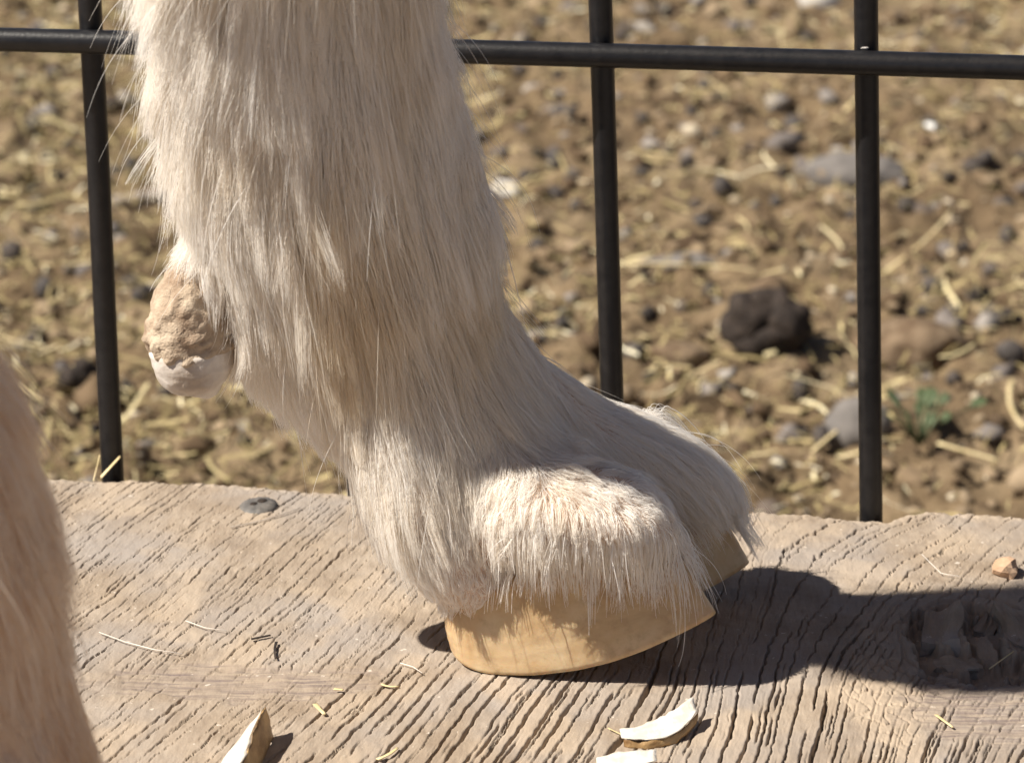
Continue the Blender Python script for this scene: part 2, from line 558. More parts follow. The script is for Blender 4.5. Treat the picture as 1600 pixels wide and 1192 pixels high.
# the old screw head sunk in the board (two holes and a slot), a child of the board
def screw():
    p = bpos(403, 791)
    bm = bmesh.new()
    prof = [(0, .0012), (.0030, .00115), (.0047, .0006), (.0054, -.0002), (.0050, -.0022), (0, -.0024)]
    n = 36
    rings_ = []
    for r, z in prof:
        rings_.append([bm.verts.new((r * math.cos(2 * math.pi * k / n) * (1 + .05 * math.sin(3 * k)), r * math.sin(2 * math.pi * k / n), z + .00012 * math.sin(k * 2.3))) for k in range(n)] if r else [bm.verts.new((0, 0, z))])
    for a, b in zip(rings_[:-1], rings_[1:]):
        for k in range(n):
            k2 = (k + 1) % n
            if len(a) == 1: bm.faces.new((a[0], b[k], b[k2]))
            elif len(b) == 1: bm.faces.new((a[k], b[0], a[k2]))
            else: bm.faces.new((a[k], b[k], b[k2], a[k2]))
    o = bm_obj('screw', bm, SCREW, stand, True)
    o['label'] = 'rusty flat screw head sunk in the board'
    o.matrix_parent_inverse = Matrix.Translation(stand.location).inverted()
    o.location = p + np.array([0, 0, -.0001]); o.rotation_euler = (R(4), R(-5), 0)
    for dx, dy, s in ((-.0010, -.0004, .0009), (.0012, .0010, .0012)):
        bm = bmesh.new(); bmesh.ops.create_icosphere(bm, subdivisions=2, radius=s)
        for v in bm.verts: v.co.z *= .35; v.co.x *= 1.2
        h = bm_obj('drive_hole', bm, DUNG, o, True)
        h.location = (dx, dy, .0012)


screw()


def lump_bm(sx, sy, sz, seed, sub=3, amp=0.25, freq=2.0, flat=None):
    bm = bmesh.new(); bmesh.ops.create_icosphere(bm, subdivisions=sub, radius=1)
    from mathutils import noise as mn
    for v in bm.verts:
        c = v.co.copy()
        k = 1 + amp * mn.noise(c * freq + Vector((seed * 3.1, seed * 1.7, seed))) + amp * .4 * mn.noise(c * freq * 3 + Vector((seed, 5, 2)))
        v.co = Vector((c.x * k * sx, c.y * k * sy, c.z * k * sz))
        if flat is not None: v.co.z = max(v.co.z, -flat)
    return bm


bm = lump_bm(.0034, .0036, .0028, 4, 2, .5, 1.2)
o = bm_obj('splinter', bm, TANWOOD, stand); o['label'] = 'loose tan chip of wood standing in a crack'
o.matrix_parent_inverse = Matrix.Translation(stand.location).inverted()
o.location = bpos(1573, 897) + np.array([0, 0, .0018])



def chunk(px, py, size, rot, seed, label, dz=0.0):
    """a broken block of wood sitting in the knot hole, split along its grain"""
    from mathutils import noise as mn_
    bm = bmesh.new(); bmesh.ops.create_cube(bm, size=1)
    bmesh.ops.subdivide_edges(bm, edges=bm.edges[:], cuts=7, use_grid_fill=True)
    for v in bm.verts:
        c = v.co.copy()
        n_ = Vector((mn_.noise(c * 2.2 + Vector((seed, 0, 0))), mn_.noise(c * 2.2 + Vector((0, seed, 3))), mn_.noise(c * 2.2 + Vector((4, 0, seed)))))
        f_ = mn_.noise(Vector((c.x * 14, c.y * 1.5, c.z * 14 + seed)))
        v.co = Vector((c.x * size[0], c.y * size[1], c.z * size[2])) + Vector((n_.x * size[0] * .30, n_.y * size[1] * .22, n_.z * size[2] * .35 + f_ * .0005))
    o = bm_obj('splinter', bm, WOOD, stand, False); o['label'] = label
    o.matrix_parent_inverse = Matrix.Translation(stand.location).inverted()
    p_ = on_z(px, py, -.001)
    o.location = p_ + np.array([0, 0, dz]); o.rotation_euler = rot


chunk(1476, 985, (.0085, .017, .0065), (R(6), R(-8), R(-12)), 3, 'grey block of broken wood in the knot hole', -.0015)
chunk(1496, 1036, (.0095, .0050, .0040), (R(10), R(6), R(14)), 8, 'brown sliver of wood at the front of the knot hole', -.002)
chunk(1592, 985, (.0080, .022, .0070), (R(3), R(10), R(9)), 12, 'grey block of wood at the right of the knot hole', -.002)
chunk(1540, 965, (.0045, .009, .0050), (R(12), R(20), R(-20)), 17, 'small dark wood piece deep in the knot hole', -.0038)

# ------------------------------------------------------------------ fence
FA = on_z(186, 741)[:2]; FB = on_z(1360, 803)[:2]
fd = np.array([FB[0] - FA[0], FB[1] - FA[1]]); fd /= np.linalg.norm(fd)
fn = np.array([-fd[1], fd[0]])
FO = FA + fn * 0.006
WR = 0.0031


def on_fence(px, py):
    r = ray(px, py)
    t = np.dot(np.append(fn, 0), np.append(FO, 0) - CAM) / np.dot(np.append(fn, 0), r)
    return CAM + r * t


def tube(path, radius, n=14, cap=True):
    """closed tube along a list of points; radius a number or a list"""
    P = [Vector(p) for p in path]
    rad = radius if hasattr(radius, '__len__') else [radius] * len(P)
    bm = bmesh.new(); rings_ = []
    ref = Vector((0.3, 0.9, 0.2))
    for i, p in enumerate(P):
        d = (P[min(i + 1, len(P) - 1)] - P[max(i - 1, 0)]).normalized()
        u = d.cross(ref).normalized(); w = u.cross(d).normalized()
        rings_.append([bm.verts.new(p + (u * math.cos(2 * math.pi * k / n) + w * math.sin(2 * math.pi * k / n)) * rad[i]) for k in range(n)])
    for a, b in zip(rings_[:-1], rings_[1:]):
        for k in range(n):
            bm.faces.new((a[k], a[(k + 1) % n], b[(k + 1) % n], b[k]))
    if cap:
        bm.faces.new(rings_[0][::-1]); bm.faces.new(rings_[-1])
    bmesh.ops.recalc_face_normals(bm, faces=bm.faces)
    return bm


fence = empty('wire_fence', (FO[0], FO[1], GZ))
tag(fence, 'black coated welded wire fence standing behind the wooden board', 'fence')


def fence_part(name, bm, mat):
    return part(bm_obj(name, bm, mat, fence, True))


verts_px = [((140, 0), (176, 741)), ((541, 30), (560, 760)), ((938, 0), (957, 640)), ((1353, 0), (1361, 803))]
foots = []
for a, b in verts_px:
    A_ = on_fence(*a); B_ = on_fence(*b)
    d = (B_ - A_) / abs(B_[2] - A_[2])
    foots.append(B_)
    top = A_ - d * 0.02
    bot = B_ + d * (B_[2] - GZ + 0.03)
    far = A_ - d * 0.02 + np.array([0, 0, 0.55])
    pts = [far, far * .5 + top * .5, top, A_, A_ * .66 + B_ * .34 + np.append(fn, 0) * .0006, A_ * .33 + B_ * .67, B_, bot]
    fence_part('wire', tube(pts, WR, 18), BLACK)
fstep = 0.0672
for k in list(range(-9, 0)) + list(range(4, 12)):
    c = FO + fd * (k * fstep + np.dot(foots[0][:2] - FO, fd))
    fence_part('wire', tube([(c[0], c[1], .70), (c[0], c[1], .2), (c[0], c[1], GZ - .03)], WR, 12), BLACK)
ha = on_fence(0, 54); hb = on_fence(1600, 99)
hd = (hb - ha) / np.linalg.norm(hb[:2] - ha[:2])
nf = np.append(-fn, 0)
for dz in (0, .155, .31, .465, -.155 - .02, -.3):
    pts = [ha + hd * t + nf * (2 * WR - .0006) + np.array([0, 0, dz + .0003 * math.sin(t * 9)]) for t in np.linspace(-.6, 0.85, 40)]
    fence_part('wire', tube(pts, WR * (1.02 if dz == 0 else 1), 18), BLACK)
wp = on_fence(1352, 71) + nf * WR
bm = lump_bm(.0011, .0004, .0003, 3, 2, .5, 2)
w = fence_part('weld', bm, BARE); w['label'] = 'bare metal weld glinting where two wires cross'
w.location = wp

# ------------------------------------------------------------------ the goat
PXM = 0.152e-3
NEAR_Y, FAR_Y, LEG_Y = 0.012, 0.040, 0.024


def loft(path, n=28):
    """path of (centre xyz, half width, half depth) -> closed tube verts/faces, elliptical sections"""
    P = [Vector(p[0]) for p in path]
    vs = []; fs = []
    for i, p in enumerate(P):
        d = (P[min(i + 1, len(P) - 1)] - P[max(i - 1, 0)]).normalized()
        yv = Vector((0, 1, 0)); yv = (yv - d * yv.dot(d))
        if yv.length < .2: yv = Vector((0, 0, 1)) - d * d.z
        yv.normalize(); xv = yv.cross(d).normalized()
        for k in range(n):
            a = 2 * math.pi * k / n
            vs.append(p + xv * math.cos(a) * path[i][1] + yv * math.sin(a) * path[i][2])
    m = len(P)
    for i in range(m - 1):
        for k in range(n):
            fs.append((i * n + k, i * n + (k + 1) % n, (i + 1) * n + (k + 1) % n, (i + 1) * n + k))
    vs.append(P[0]); vs.append(P[-1])
    for k in range(n):
        fs.append((m * n, (k + 1) % n, k)); fs.append((m * n + 1, (m - 1) * n + k, (m - 1) * n + (k + 1) % n))
    return vs, fs


def row(py, l, r, y, dep):
    cpos = on_y((l + r) / 2, py, y)
    s = (cpos - CAM)[1] / FPX * 1.02
    return (cpos, (r - l) / 2 * s, dep)


def pnt(px, py, y, rw, dep):
    return (on_y(px, py, y), rw * PXM, dep)


bv, bf = [], []


def add_loft(path):
    v, f = loft(path)
    o0 = len(bv); bv.extend(v)
    bf.extend([tuple(o0 + i for i in q) for q in f])


# left hind leg (the one in focus): cannon, fetlock
LEAN_P = [-420, -150, 0, 120, 230, 330, 420, 500, 580, 650, 720, 780]
LEAN_Y = [-.022, -.014, -.009, -.005, .0, .005, .011, .0155, .0195, .024, .028, .029]
leg_top = [row(a_, l_, r_, float(np.interp(a_, LEAN_P, LEAN_Y)), d_) for a_, l_, r_, d_ in
           ((-420, 275, 650, .013), (-150, 272, 662, .013), (0, 278, 664, .0130), (120, 287, 684, .0132), (230, 293, 718, .0145), (330, 300, 754, .0160), (420, 318, 776, .017), (500, 385, 792, .0165),
            (580, 470, 810, .0155), (650, 535, 840, .0145), (720, 590, 870, .0135), (780, 640, 880, .011))]
add_loft(leg_top)
# near digit: pastern down to the heel, and the coronet over the claw
add_loft([pnt(640, 580, .010, 120, .012), pnt(660, 680, .008, 116, .0130), pnt(682, 770, .006, 96, .0135), pnt(712, 845, .006, 84, .0135), pnt(745, 900, .006, 68, .0128), pnt(760, 930, .0065, 42, .009)])
add_loft([pnt(765, 765, .004, 60, .011), pnt(805, 787, .002, 78, .0155), pnt(865, 790, .000, 74, .0165), pnt(930, 796, -.001, 62, .0160), pnt(990, 808, -.002, 50, .0140), pnt(1030, 830, -.002, 34, .010), pnt(1046, 843, -.002, 18, .006)])
add_loft([pnt(720, 640, .014, 105, .0125), pnt(790, 720, .012, 85, .0125), pnt(870, 770, .009, 65, .0125)])
# far digit: long dorsal slope to the far coronet
add_loft([pnt(690, 560, .022, 118, .013), pnt(790, 640, .029, 96, .014), pnt(900, 696, .033, 72, .0145), pnt(1000, 712, .037, 56, .0125), pnt(1080, 744, .037, 44, .0110), pnt(1120, 774, .037, 26, .008), pnt(1135, 790, .037, 13, .004)])
add_loft([pnt(700, 700, .022, 100, .013), pnt(780, 800, .034, 90, .0145), pnt(880, 850, .038, 70, .013), pnt(980, 850, .038, 50, .012)])
add_loft([pnt(560, 400, .006, 150, .0150), pnt(640, 560, .015, 148, .0155), pnt(740, 650, .020, 106, .015), pnt(830, 705, .024, 76, .014)])

# right hind leg, nearer to the camera and out of focus
Y2 = -0.155


def row2(py, cx, hw, dep):
    cpos = on_y(cx, py, Y2); s = (cpos - CAM)[1] / FPX * 1.02
    return (cpos, hw * s, dep)


leg2 = [row2(200, -440, 255, .030), row2(430, -370, 250, .031), row2(580, -292, 250, .031), row2(700, -218, 255, .031), row2(800, -188, 262, .031), row2(900, -176, 268, .030),
        row2(1000, -166, 275, .029), row2(1100, -150, 285, .028), row2(1192, -122, 285, .027), row2(1290, -70, 260, .024)]
add_loft(leg2)
for yo in (-.014, .014):
    q = [(on_y(-120, 1230, Y2 + yo), .026, .014), (on_y(-60, 1330, Y2 + yo), .023, .014), (on_y(10, 1420, Y2 + yo), .019, .0145), (on_y(90, 1450, Y2 + yo), .012, .013), (on_y(150, 1480, Y2 + yo), .006, .008)]
    add_loft(q)
# thighs, trunk, neck, head and front legs continue above and beyond the frame
t1 = np.array(leg_top[0][0]); t2 = np.array(leg2[0][0])
for t, y, q_, dp in ((t1, 0.018, 1.0, 1.0), (t2, -0.150, -.12, .75)):
    add_loft([(t + np.array([.0, 0, -.03]), .030, .025), (t + np.array([-.010, -.004, .05]), .034, .027), (t + np.array([-.008, 0, .11]), .042, .032),
              (t + np.array([.06, (-.066 - t[1]) * .25 * q_, .20]), .075, .050 * dp), (t + np.array([.13, (-.066 - t[1]) * .45 * q_, .30]), .11, .075 * dp), (t + np.array([.18, (-.066 - t[1]) * .6, .38]), .12, .08)])
bz = 0.56; cy = -.066; x0 = float(min(t1[0], t2[0])) + .06
add_loft([((x0, cy, bz + .05), .05, .05), ((x0 + .08, cy, bz + .03), .13, .12), ((x0 + .22, cy, bz), .16, .15), ((x0 + .40, cy, bz - .01), .17, .165), ((x0 + .56, cy, bz + .01), .15, .13), ((x0 + .68, cy, bz + .04), .10, .09)])
add_loft([((x0 + .60, cy, bz + .05), .10, .07), ((x0 + .74, cy, bz + .17), .075, .05), ((x0 + .82, cy, bz + .28), .06, .045)])
add_loft([((x0 + .77, cy, bz + .32), .05, .045), ((x0 + .84, cy, bz + .31), .06, .05), ((x0 + .93, cy, bz + .26), .045, .038), ((x0 + 1.0, cy, bz + .215), .028, .026)])
for s in (-1, 1):
    add_loft([((x0 + .79, cy + s * .04, bz + .34), .018, .010), ((x0 + .77, cy + s * .10, bz + .325), .022, .012), ((x0 + .76, cy + s * .14, bz + .30), .008, .006)])
    yl = cy + s * .07
    add_loft([((x0 + .55, yl, bz - .02), .08, .05), ((x0 + .55, yl, bz - .18), .05, .035), ((x0 + .56, yl, bz - .30), .032, .026), ((x0 + .55, yl, bz - .46), .022, .020), ((x0 + .56, yl, .05), .024, .024), ((x0 + .585, yl, .012), .028, .024)])
add_loft([((x0 + .02, cy, bz + .11), .03, .03), ((x0 - .035, cy, bz + .15), .022, .025), ((x0 - .06, cy, bz + .19), .010, .012)])

raw = bpy.data.meshes.new('goat_raw'); raw.from_pydata([tuple(v) for v in bv], [], bf); raw.update()
tmp = bpy.data.objects.new('goat_raw', raw); col.objects.link(tmp)
bmt = bmesh.new(); bmt.from_mesh(raw); bmesh.ops.recalc_face_normals(bmt, faces=bmt.faces); bmt.to_mesh(raw); bmt.free()
md = tmp.modifiers.new('r', 'REMESH'); md.mode = 'VOXEL'; md.voxel_size = 0.0031; md.use_smooth_shade = True
md = tmp.modifiers.new('s', 'SMOOTH'); md.factor = 0.5; md.iterations = 7
dg = bpy.context.evaluated_depsgraph_get()
gome = bpy.data.meshes.new_from_object(tmp.evaluated_get(dg))
bpy.data.objects.remove(tmp)
gome.name = 'goat'
gome.materials.clear()
goat = link('goat', gome, SKIN)
tag(goat, 'cream white goat with long leg hair and freshly trimmed hooves on the board', 'goat')

# hooves -----------------------------------------------------------


def closed_curve(pts, n):
    P = np.array(pts, float); k = len(P)
    out = []
    for i in range(n):
        t = i * k / n; j = int(t); u = t - j
        p0, p1, p2, p3 = P[(j - 1) % k], P[j % k], P[(j + 1) % k], P[(j + 2) % k]
        out.append(.5 * ((2 * p1) + (-p0 + p2) * u + (2 * p0 - 5 * p1 + 4 * p2 - p3) * u * u + (-p0 + 3 * p1 - 3 * p2 + p3) * u ** 3))
    return np.array(out)


def claw_mesh(mirror=1):
    n, mrows = 96, 26
    ol = closed_curve([(-8.5, 12), (-6.5, 4.5), (0, .2), (12, -1.6), (26, -1.6), (38, .2), (47, 3.6), (53, 7.0), (55.2, 10.0), (53.5, 13), (47, 17), (36, 21), (20, 23), (4, 22.5), (-5.5, 19)], n)
    x, y = ol[:, 0], ol[:, 1]
    zb = np.interp(x, [4, 14, 24, 32, 40, 55], [0, 1.1, 3.2, 5.6, 8.7, 15.2]) + np.where(x < 2, 2.6 * ((2 - np.clip(x, None, 2)) / 10.5) ** 2.2, 0)
    xt = (x - 22) * .76 + 14.5; yt = (y - 11.5) * .93 + 11.6
    zt = 16.5 + 23 * sstep(-10, 38, xt)
    vs = []
    for j in range(mrows):
        u = j / (mrows - 1)                      # 0 coronet, 1 ground edge
        c = u ** 1.0
        bul = .9 * math.sin(math.pi * u) * np.where(x < 8, 1.4, -.25)
        px_ = xt + (x - xt) * c; py_ = yt + (y - yt) * (c ** .85); pz = zt + (zb - zt) * u
        px_ = px_ + np.where(x < 6, -bul, 0)
        rip = .045 * np.sin(u * 42 + .8 * np.sin(x * .12))
        cx_, cy_ = 20, 12
        nrm = np.hypot(px_ - cx_, py_ - cy_)
        px_ = px_ + (px_ - cx_) / nrm * rip; py_ = py_ + (py_ - cy_) / nrm * rip
        vs.append(np.stack([px_, py_, pz], -1))
    e = vs[-1]
    ctr = np.array([20, 12, 0.0])
    for s, dz in ((.985, -.10), (.95, .1), (.90, .6), (.6, 1.3), (.25, 1.6)):
        q = e.copy(); q[:, :2] = ctr[:2] + (e[:, :2] - ctr[:2]) * s
        xx = q[:, 0]
        zz = np.interp(xx, [4, 14, 24, 32, 40, 55], [0, 1.1, 3.2, 5.6, 8.7, 15.2]) + np.where(xx < 2, 2.6 * ((2 - np.clip(xx, None, 2)) / 10.5) ** 2.2, 0)
        q[:, 2] = zz + dz
        vs.append(q)
    V = np.concatenate(vs)
    V[:, 1] -= 12
    V[:, 1] *= mirror
    V = V * .001
    nr = len(vs)
    F = []
    for j in range(nr - 1):
        for k in range(n):
            k2 = (k + 1) % n
            F.append((j * n + k, (j + 1) * n + k, (j + 1) * n + k2, j * n + k2))
    F = F if mirror == 1 else [f[::-1] for f in F]
    bm = bmesh.new()
    vv = [bm.verts.new(p) for p in V]
    for f in F: bm.faces.new([vv[i] for i in f])
    bm.faces.new([vv[i] for i in range(n)]); bm.faces.new([vv[(nr - 1) * n + i] for i in range(n)])
    bmesh.ops.recalc_face_normals(bm, faces=bm.faces)
    return bm


hooves = []
near_hoof = bm_obj('hoof', claw_mesh(1), HOOF, goat, True)
near_hoof.location = (0.0, 0.0085, 0.0003); near_hoof.rotation_euler = (0, 0, R(-10.5))
near_hoof['label'] = 'amber near claw with a freshly cut edge, toe lifted off the board'
far_hoof = bm_obj('hoof', claw_mesh(-1), HOOF, goat, True)
tipx = on_y(1166, 893, .040)[0]
far_hoof.location = (tipx - .0552, 0.038, -0.0020); far_hoof.rotation_euler = (0, R(4), R(2))
far_hoof['label'] = 'shaded far claw showing behind the coronet hair'
hooves += [near_hoof, far_hoof]
for yo, src in ((-.0125, near_hoof), (.0125, far_hoof)):
    h = src.copy(); col.objects.link(h); h.parent = goat
    h.location = (on_y(60, 1500, Y2)[0] - .012, Y2 + yo, .0005)
    h['label'] = 'claw of the blurred nearer foot'
for s in (-1, 1):
    for yo, src in ((-.0125, near_hoof), (.0125, far_hoof)):
        h = src.copy(); col.objects.link(h); h.parent = goat
        h.location = (x0 + .57, cy + s * .07 + yo, .0005)
        h['label'] = 'claw of a front foot'

# dewclaws ---------------------------------------------------------
from mathutils import noise as mn


def rough_loft(path, amp, freq, seed, n=72, sub=7, fold=0.0):
    """finely divided loft with wrinkles pushed along the surface"""
    P = [(np.array(p[0]), p[1], p[2]) for p in path]
    dense = []
    for i in range(len(P) - 1):
        for s in range(sub):
            u = s / sub
            dense.append(tuple(P[i][k] * (1 - u) + P[i + 1][k] * u for k in range(3)))
    dense.append(P[-1])
    v, f = loft(dense, n)
    bm = bmesh.new(); vv = [bm.verts.new(p) for p in v]
    for q in f: bm.faces.new([vv[i] for i in q])
    bmesh.ops.recalc_face_normals(bm, faces=bm.faces)
    for _ in range(3): bmesh.ops.smooth_vert(bm, verts=bm.verts, factor=.5, use_axis_x=True, use_axis_y=True, use_axis_z=True)
    bm.normal_update()
    mv = []
    for w in bm.verts:
        c = w.co * freq + Vector((seed, seed * 2, 0))
        k = mn.noise(c) + .6 * mn.noise(c * 2.3) + .35 * abs(mn.noise(c * 5))
        if fold: k += fold * (abs(mn.noise(Vector((w.co.x * 180 + w.co.z * 260, w.co.y * 150, w.co.z * 420 - w.co.x * 200 + seed)))) - .25) * 2
        mv.append(w.normal * k * amp)
    for w, d in zip(bm.verts, mv): w.co += d
    return bm


DY = .003
dew = bm_obj('dewclaw', rough_loft([pnt(345, 405, DY, 22, .005), pnt(320, 432, DY, 46, .0070), pnt(300, 475, DY, 62, .009), pnt(296, 515, DY, 67, .0095), pnt(300, 550, DY, 64, .0095), pnt(303, 570, DY, 40, .007)], 0.0008, 190, 3, fold=1.1), DEWSKIN, goat, True)
dew['label'] = 'tan scurfy dewclaw at the back of the fetlock'
cap_ = bm_obj('horn_cap', rough_loft([pnt(298, 528, DY, 40, .006), pnt(299, 540, DY, 65, .0098), pnt(302, 565, DY, 63, .0098), pnt(304, 590, DY, 54, .0085), pnt(306, 606, DY, 38, .006), pnt(304, 612, DY, 14, .003)], 0.0003, 150, 9, fold=.7), DEWHORN, dew, True)
d2 = dew.copy(); col.objects.link(d2); d2.parent = goat; d2.location = (.012, .024, 0.004)
d2['label'] = 'second dewclaw on the far side of the fetlock'
c2 = cap_.copy(); col.objects.link(c2); c2.parent = d2

# ------------------------------------------------------------------ coat
nv = len(gome.vertices)
gv = np.empty(nv * 3, np.float32); gome.vertices.foreach_get('co', gv); gv = gv.reshape(-1, 3).astype(float)
gome.calc_loop_triangles()
nt_ = len(gome.loop_triangles)
tri = np.empty(nt_ * 3, np.int32); gome.loop_triangles.foreach_get('vertices', tri); tri = tri.reshape(-1, 3)
gn = np.empty(nv * 3, np.float32); gome.vertices.foreach_get('normal', gn); gn = gn.reshape(-1, 3).astype(float)


def hoof_world(o):
    me = o.data; a = np.empty(len(me.vertices) * 3, np.float32); me.vertices.foreach_get('co', a)
    return a.reshape(-1, 3) @ np.array(o.matrix_basis.to_3x3()).T + np.array(o.location)


class SDF:
    def __init__(s, lo, hi, h, trees):
        s.lo = np.array(lo); s.h = h
        s.n = np.ceil((np.array(hi) - s.lo) / h).astype(int) + 1
        g = np.full(s.n, .05)
        for i in range(s.n[0]):
            for j in range(s.n[1]):
                for k in range(s.n[2]):
                    p = Vector((s.lo[0] + i * h, s.lo[1] + j * h, s.lo[2] + k * h))
                    best = .05
                    for t in trees:
                        loc, nrm, idx, dist = t.find_nearest(p, .016)
                        if loc is not None:
                            d = dist if (p - loc).dot(nrm) > 0 else -dist
                            best = min(best, d)
                    g[i, j, k] = best
        s.g = g
        s.fix()

    def fix(s):
        pass

    def sample(s, p):
        q = (p - s.lo) / s.h
        q = np.clip(q, 0.001, np.array(s.n) - 1.001)
        i = q.astype(int); f = q - i
        g = s.g
        x, y, z = i[:, 0], i[:, 1], i[:, 2]; fx, fy, fz = f[:, 0], f[:, 1], f[:, 2]
        c00 = g[x, y, z] * (1 - fx) + g[x + 1, y, z] * fx; c10 = g[x, y + 1, z] * (1 - fx) + g[x + 1, y + 1, z] * fx
        c01 = g[x, y, z + 1] * (1 - fx) + g[x + 1, y, z + 1] * fx; c11 = g[x, y + 1, z + 1] * (1 - fx) + g[x + 1, y + 1, z + 1] * fx
        return (c00 * (1 - fy) + c10 * fy) * (1 - fz) + (c01 * (1 - fy) + c11 * fy) * fz

    def grad(s, p):
        e = s.h
        d = []
        for k in range(3):
            o = np.zeros(3); o[k] = e
            d.append(s.sample(p + o) - s.sample(p - o))
        d = np.stack(d, -1)
        return d / (np.linalg.norm(d, axis=1, keepdims=True) + 1e-9)


body_tree = BVHTree.FromPolygons([Vector(v) for v in gv], tri.tolist())
trees = [body_tree]
for o in hooves:
    w = hoof_world(o)
    trees.append(BVHTree.FromPolygons([Vector(v) for v in w], [list(p.vertices) for p in o.data.polygons]))
w = np.concatenate([hoof_world(dew)]); trees.append(BVHTree.FromPolygons([Vector(v) for v in w], [list(p.vertices) for p in dew.data.polygons]))


def sample_roots(wfun, n, seed):
    r = np.random.default_rng(seed)
    a, b, c = gv[tri[:, 0]], gv[tri[:, 1]], gv[tri[:, 2]]
    area = np.linalg.norm(np.cross(b - a, c - a), axis=1) * .5
    cen = (a + b + c) / 3
    wt = area * wfun(cen)
    pick = r.choice(len(tri), n, p=wt / wt.sum())
    u = r.random((n, 2)); fl = u.sum(1) > 1; u[fl] = 1 - u[fl]
    w0 = 1 - u.sum(1, keepdims=True)
    T = tri[pick]
    p = gv[T[:, 0]] * w0 + gv[T[:, 1]] * u[:, :1] + gv[T[:, 2]] * u[:, 1:]
    nn = gn[T[:, 0]] * w0 + gn[T[:, 1]] * u[:, :1] + gn[T[:, 2]] * u[:, 1:]
    nn /= np.linalg.norm(nn, axis=1, keepdims=True) + 1e-9
    keep = np.ones(n, bool)
    for i in np.nonzero((p[:, 2] < .05) & (p[:, 1] > -.03) & (p[:, 0] < .1))[0]:
        q = Vector(p[i])
        for t in trees[1:3]:
            loc, nr_, _, dist = t.find_nearest(q, .03)
            if loc is not None and ((q - loc).dot(nr_) < 0.0003): keep[i] = False
    return p[keep], nn[keep], r


# control points of the lie of the coat: px, py, plane y, screen direction, length mm, lift, layer thickness mm
CT = [
    (215, -60, LEG_Y, -.75, .8, 27, .62, 7), (470, -60, LEG_Y, .0, 1, 36, .16, 6), (690, -60, LEG_Y, .25, 1, 26, .25, 4),
    (235, 60, LEG_Y, -.85, .6, 25, .68, 7), (330, 60, .005, -.55, .9, 28, .40, 6), (460, 60, 0, .02, 1, 36, .12, 6), (580, 60, 0, .12, 1, 34, .12, 5), (700, 60, LEG_Y, .30, 1, 24, .30, 4),
    (245, 190, LEG_Y, -.5, .9, 23, .52, 7), (350, 190, 0, -.25, 1, 32, .20, 6), (480, 200, 0, .05, 1, 36, .12, 6), (610, 200, 0, .20, 1, 34, .10, 5), (725, 200, LEG_Y, .28, 1, 22, .22, 4),
    (260, 310, LEG_Y, -.15, 1, 24, .30, 5), (350, 320, 0, .0, 1, 32, .16, 6), (480, 320, 0, .12, 1, 36, .12, 6), (620, 330, 0, .30, 1, 34, .10, 5), (745, 330, LEG_Y, .35, 1, 22, .18, 3),
    (285, 390, LEG_Y, .05, 1, 5, .12, 2), (255, 350, LEG_Y, -.1, 1, 9, .25, 3), (300, 375, .0, .05, 1, 11, .10, 2), (270, 385, .0, .0, 1, 9, .14, 2), (345, 400, .0, .25, 1, 12, .10, 3), (370, 430, 0, .10, 1, 30, .18, 6), (480, 440, 0, .08, 1, 32, .14, 4.5), (620, 450, 0, .30, 1, 32, .09, 4), (760, 440, LEG_Y, .45, 1, 20, .14, 3),
    (420, 520, .01, -.20, 1, 17, .38, 5), (420, 540, .03, -.2, 1, 17, .45, 5), (520, 530, 0, .10, 1, 22, .16, 4), (640, 540, 0, .28, 1, 27, .09, 3.5), (790, 540, LEG_Y, .55, 1, 18, .10, 2.5),
    (490, 620, .01, .10, 1, 15, .26, 4), (570, 640, 0, .15, 1, 26, .12, 4), (680, 640, 0, .33, 1, 24, .09, 3), (800, 640, .01, .75, .9, 20, .10, 2.5), (860, 640, .035, 1, .6, 18, .08, 2),
    (560, 740, .01, .38, 1, 20, .12, 4), (630, 750, 0, .28, 1, 24, .13, 4), (715, 740, 0, .35, 1, 20, .09, 2.5), (820, 690, 0, .35, 1, 16, .10, 2), (920, 700, .03, .9, .6, 18, .08, 2),
    (620, 850, .01, .65, 1, 14, .12, 3), (690, 850, 0, .38, 1, 9, .08, 2), (720, 890, 0, .40, 1, 3, .08, 1.5), (745, 900, -.004, .40, 1, 2, .08, 1), (660, 895, .012, .6, 1, 3.5, .10, 1.5),
    (775, 770, -.010, -.05, 1, 8, .18, 3), (840, 760, -.011, .02, 1, 8.5, .24, 3.5), (920, 770, -.012, .16, 1, 8.5, .26, 3.5), (1000, 790, -.012, .42, 1, 8, .28, 3.5), (1045, 825, -.008, .6, 1, 4, .24, 2),
    (780, 840, -.010, -.02, 1, 2.5, .14, 1.5), (850, 845, -.012, .05, 1, 2.5, .15, 1.5), (920, 840, -.012, .1, 1, 2.5, .16, 1.5), (1000, 840, -.012, .3, 1, 2.5, .2, 1.5),
    (1065, 870, .002, .7, 1, 3, .2, 1.5), (960, 750, .012, .7, .7, 20, .26, 3), (1050, 820, .014, .8, .8, 14, .3, 2),
    (980, 660, .04, 1, .35, 26, .10, 3), (1080, 700, .04, 1, .48, 22, .12, 2.5), (1130, 760, .04, 1, .62, 20, .20, 3), (1000, 740, .028, .9, .6, 24, .2, 2.5), (1130, 805, .035, .6, 1, 6, .2, 2),
    (900, 620, .045, 1, .5, 20, .1, 2.5),
]
def lean(c):
    if c[1] > 600: return c[2] if c[1] > 690 else c[2] - .008
    return float(np.interp(c[1], LEAN_P, LEAN_Y)) + (c[2] - LEG_Y) * .7


CP = np.array([on_y(c[0], c[1], lean(c)) for c in CT])
CD = np.array([[c[3], 0, -c[4]] for c in CT], float); CD /= np.linalg.norm(CD, axis=1, keepdims=True)
CQ = np.array([[c[5] * 1e-3, c[6], c[7] * 1e-3] for c in CT])


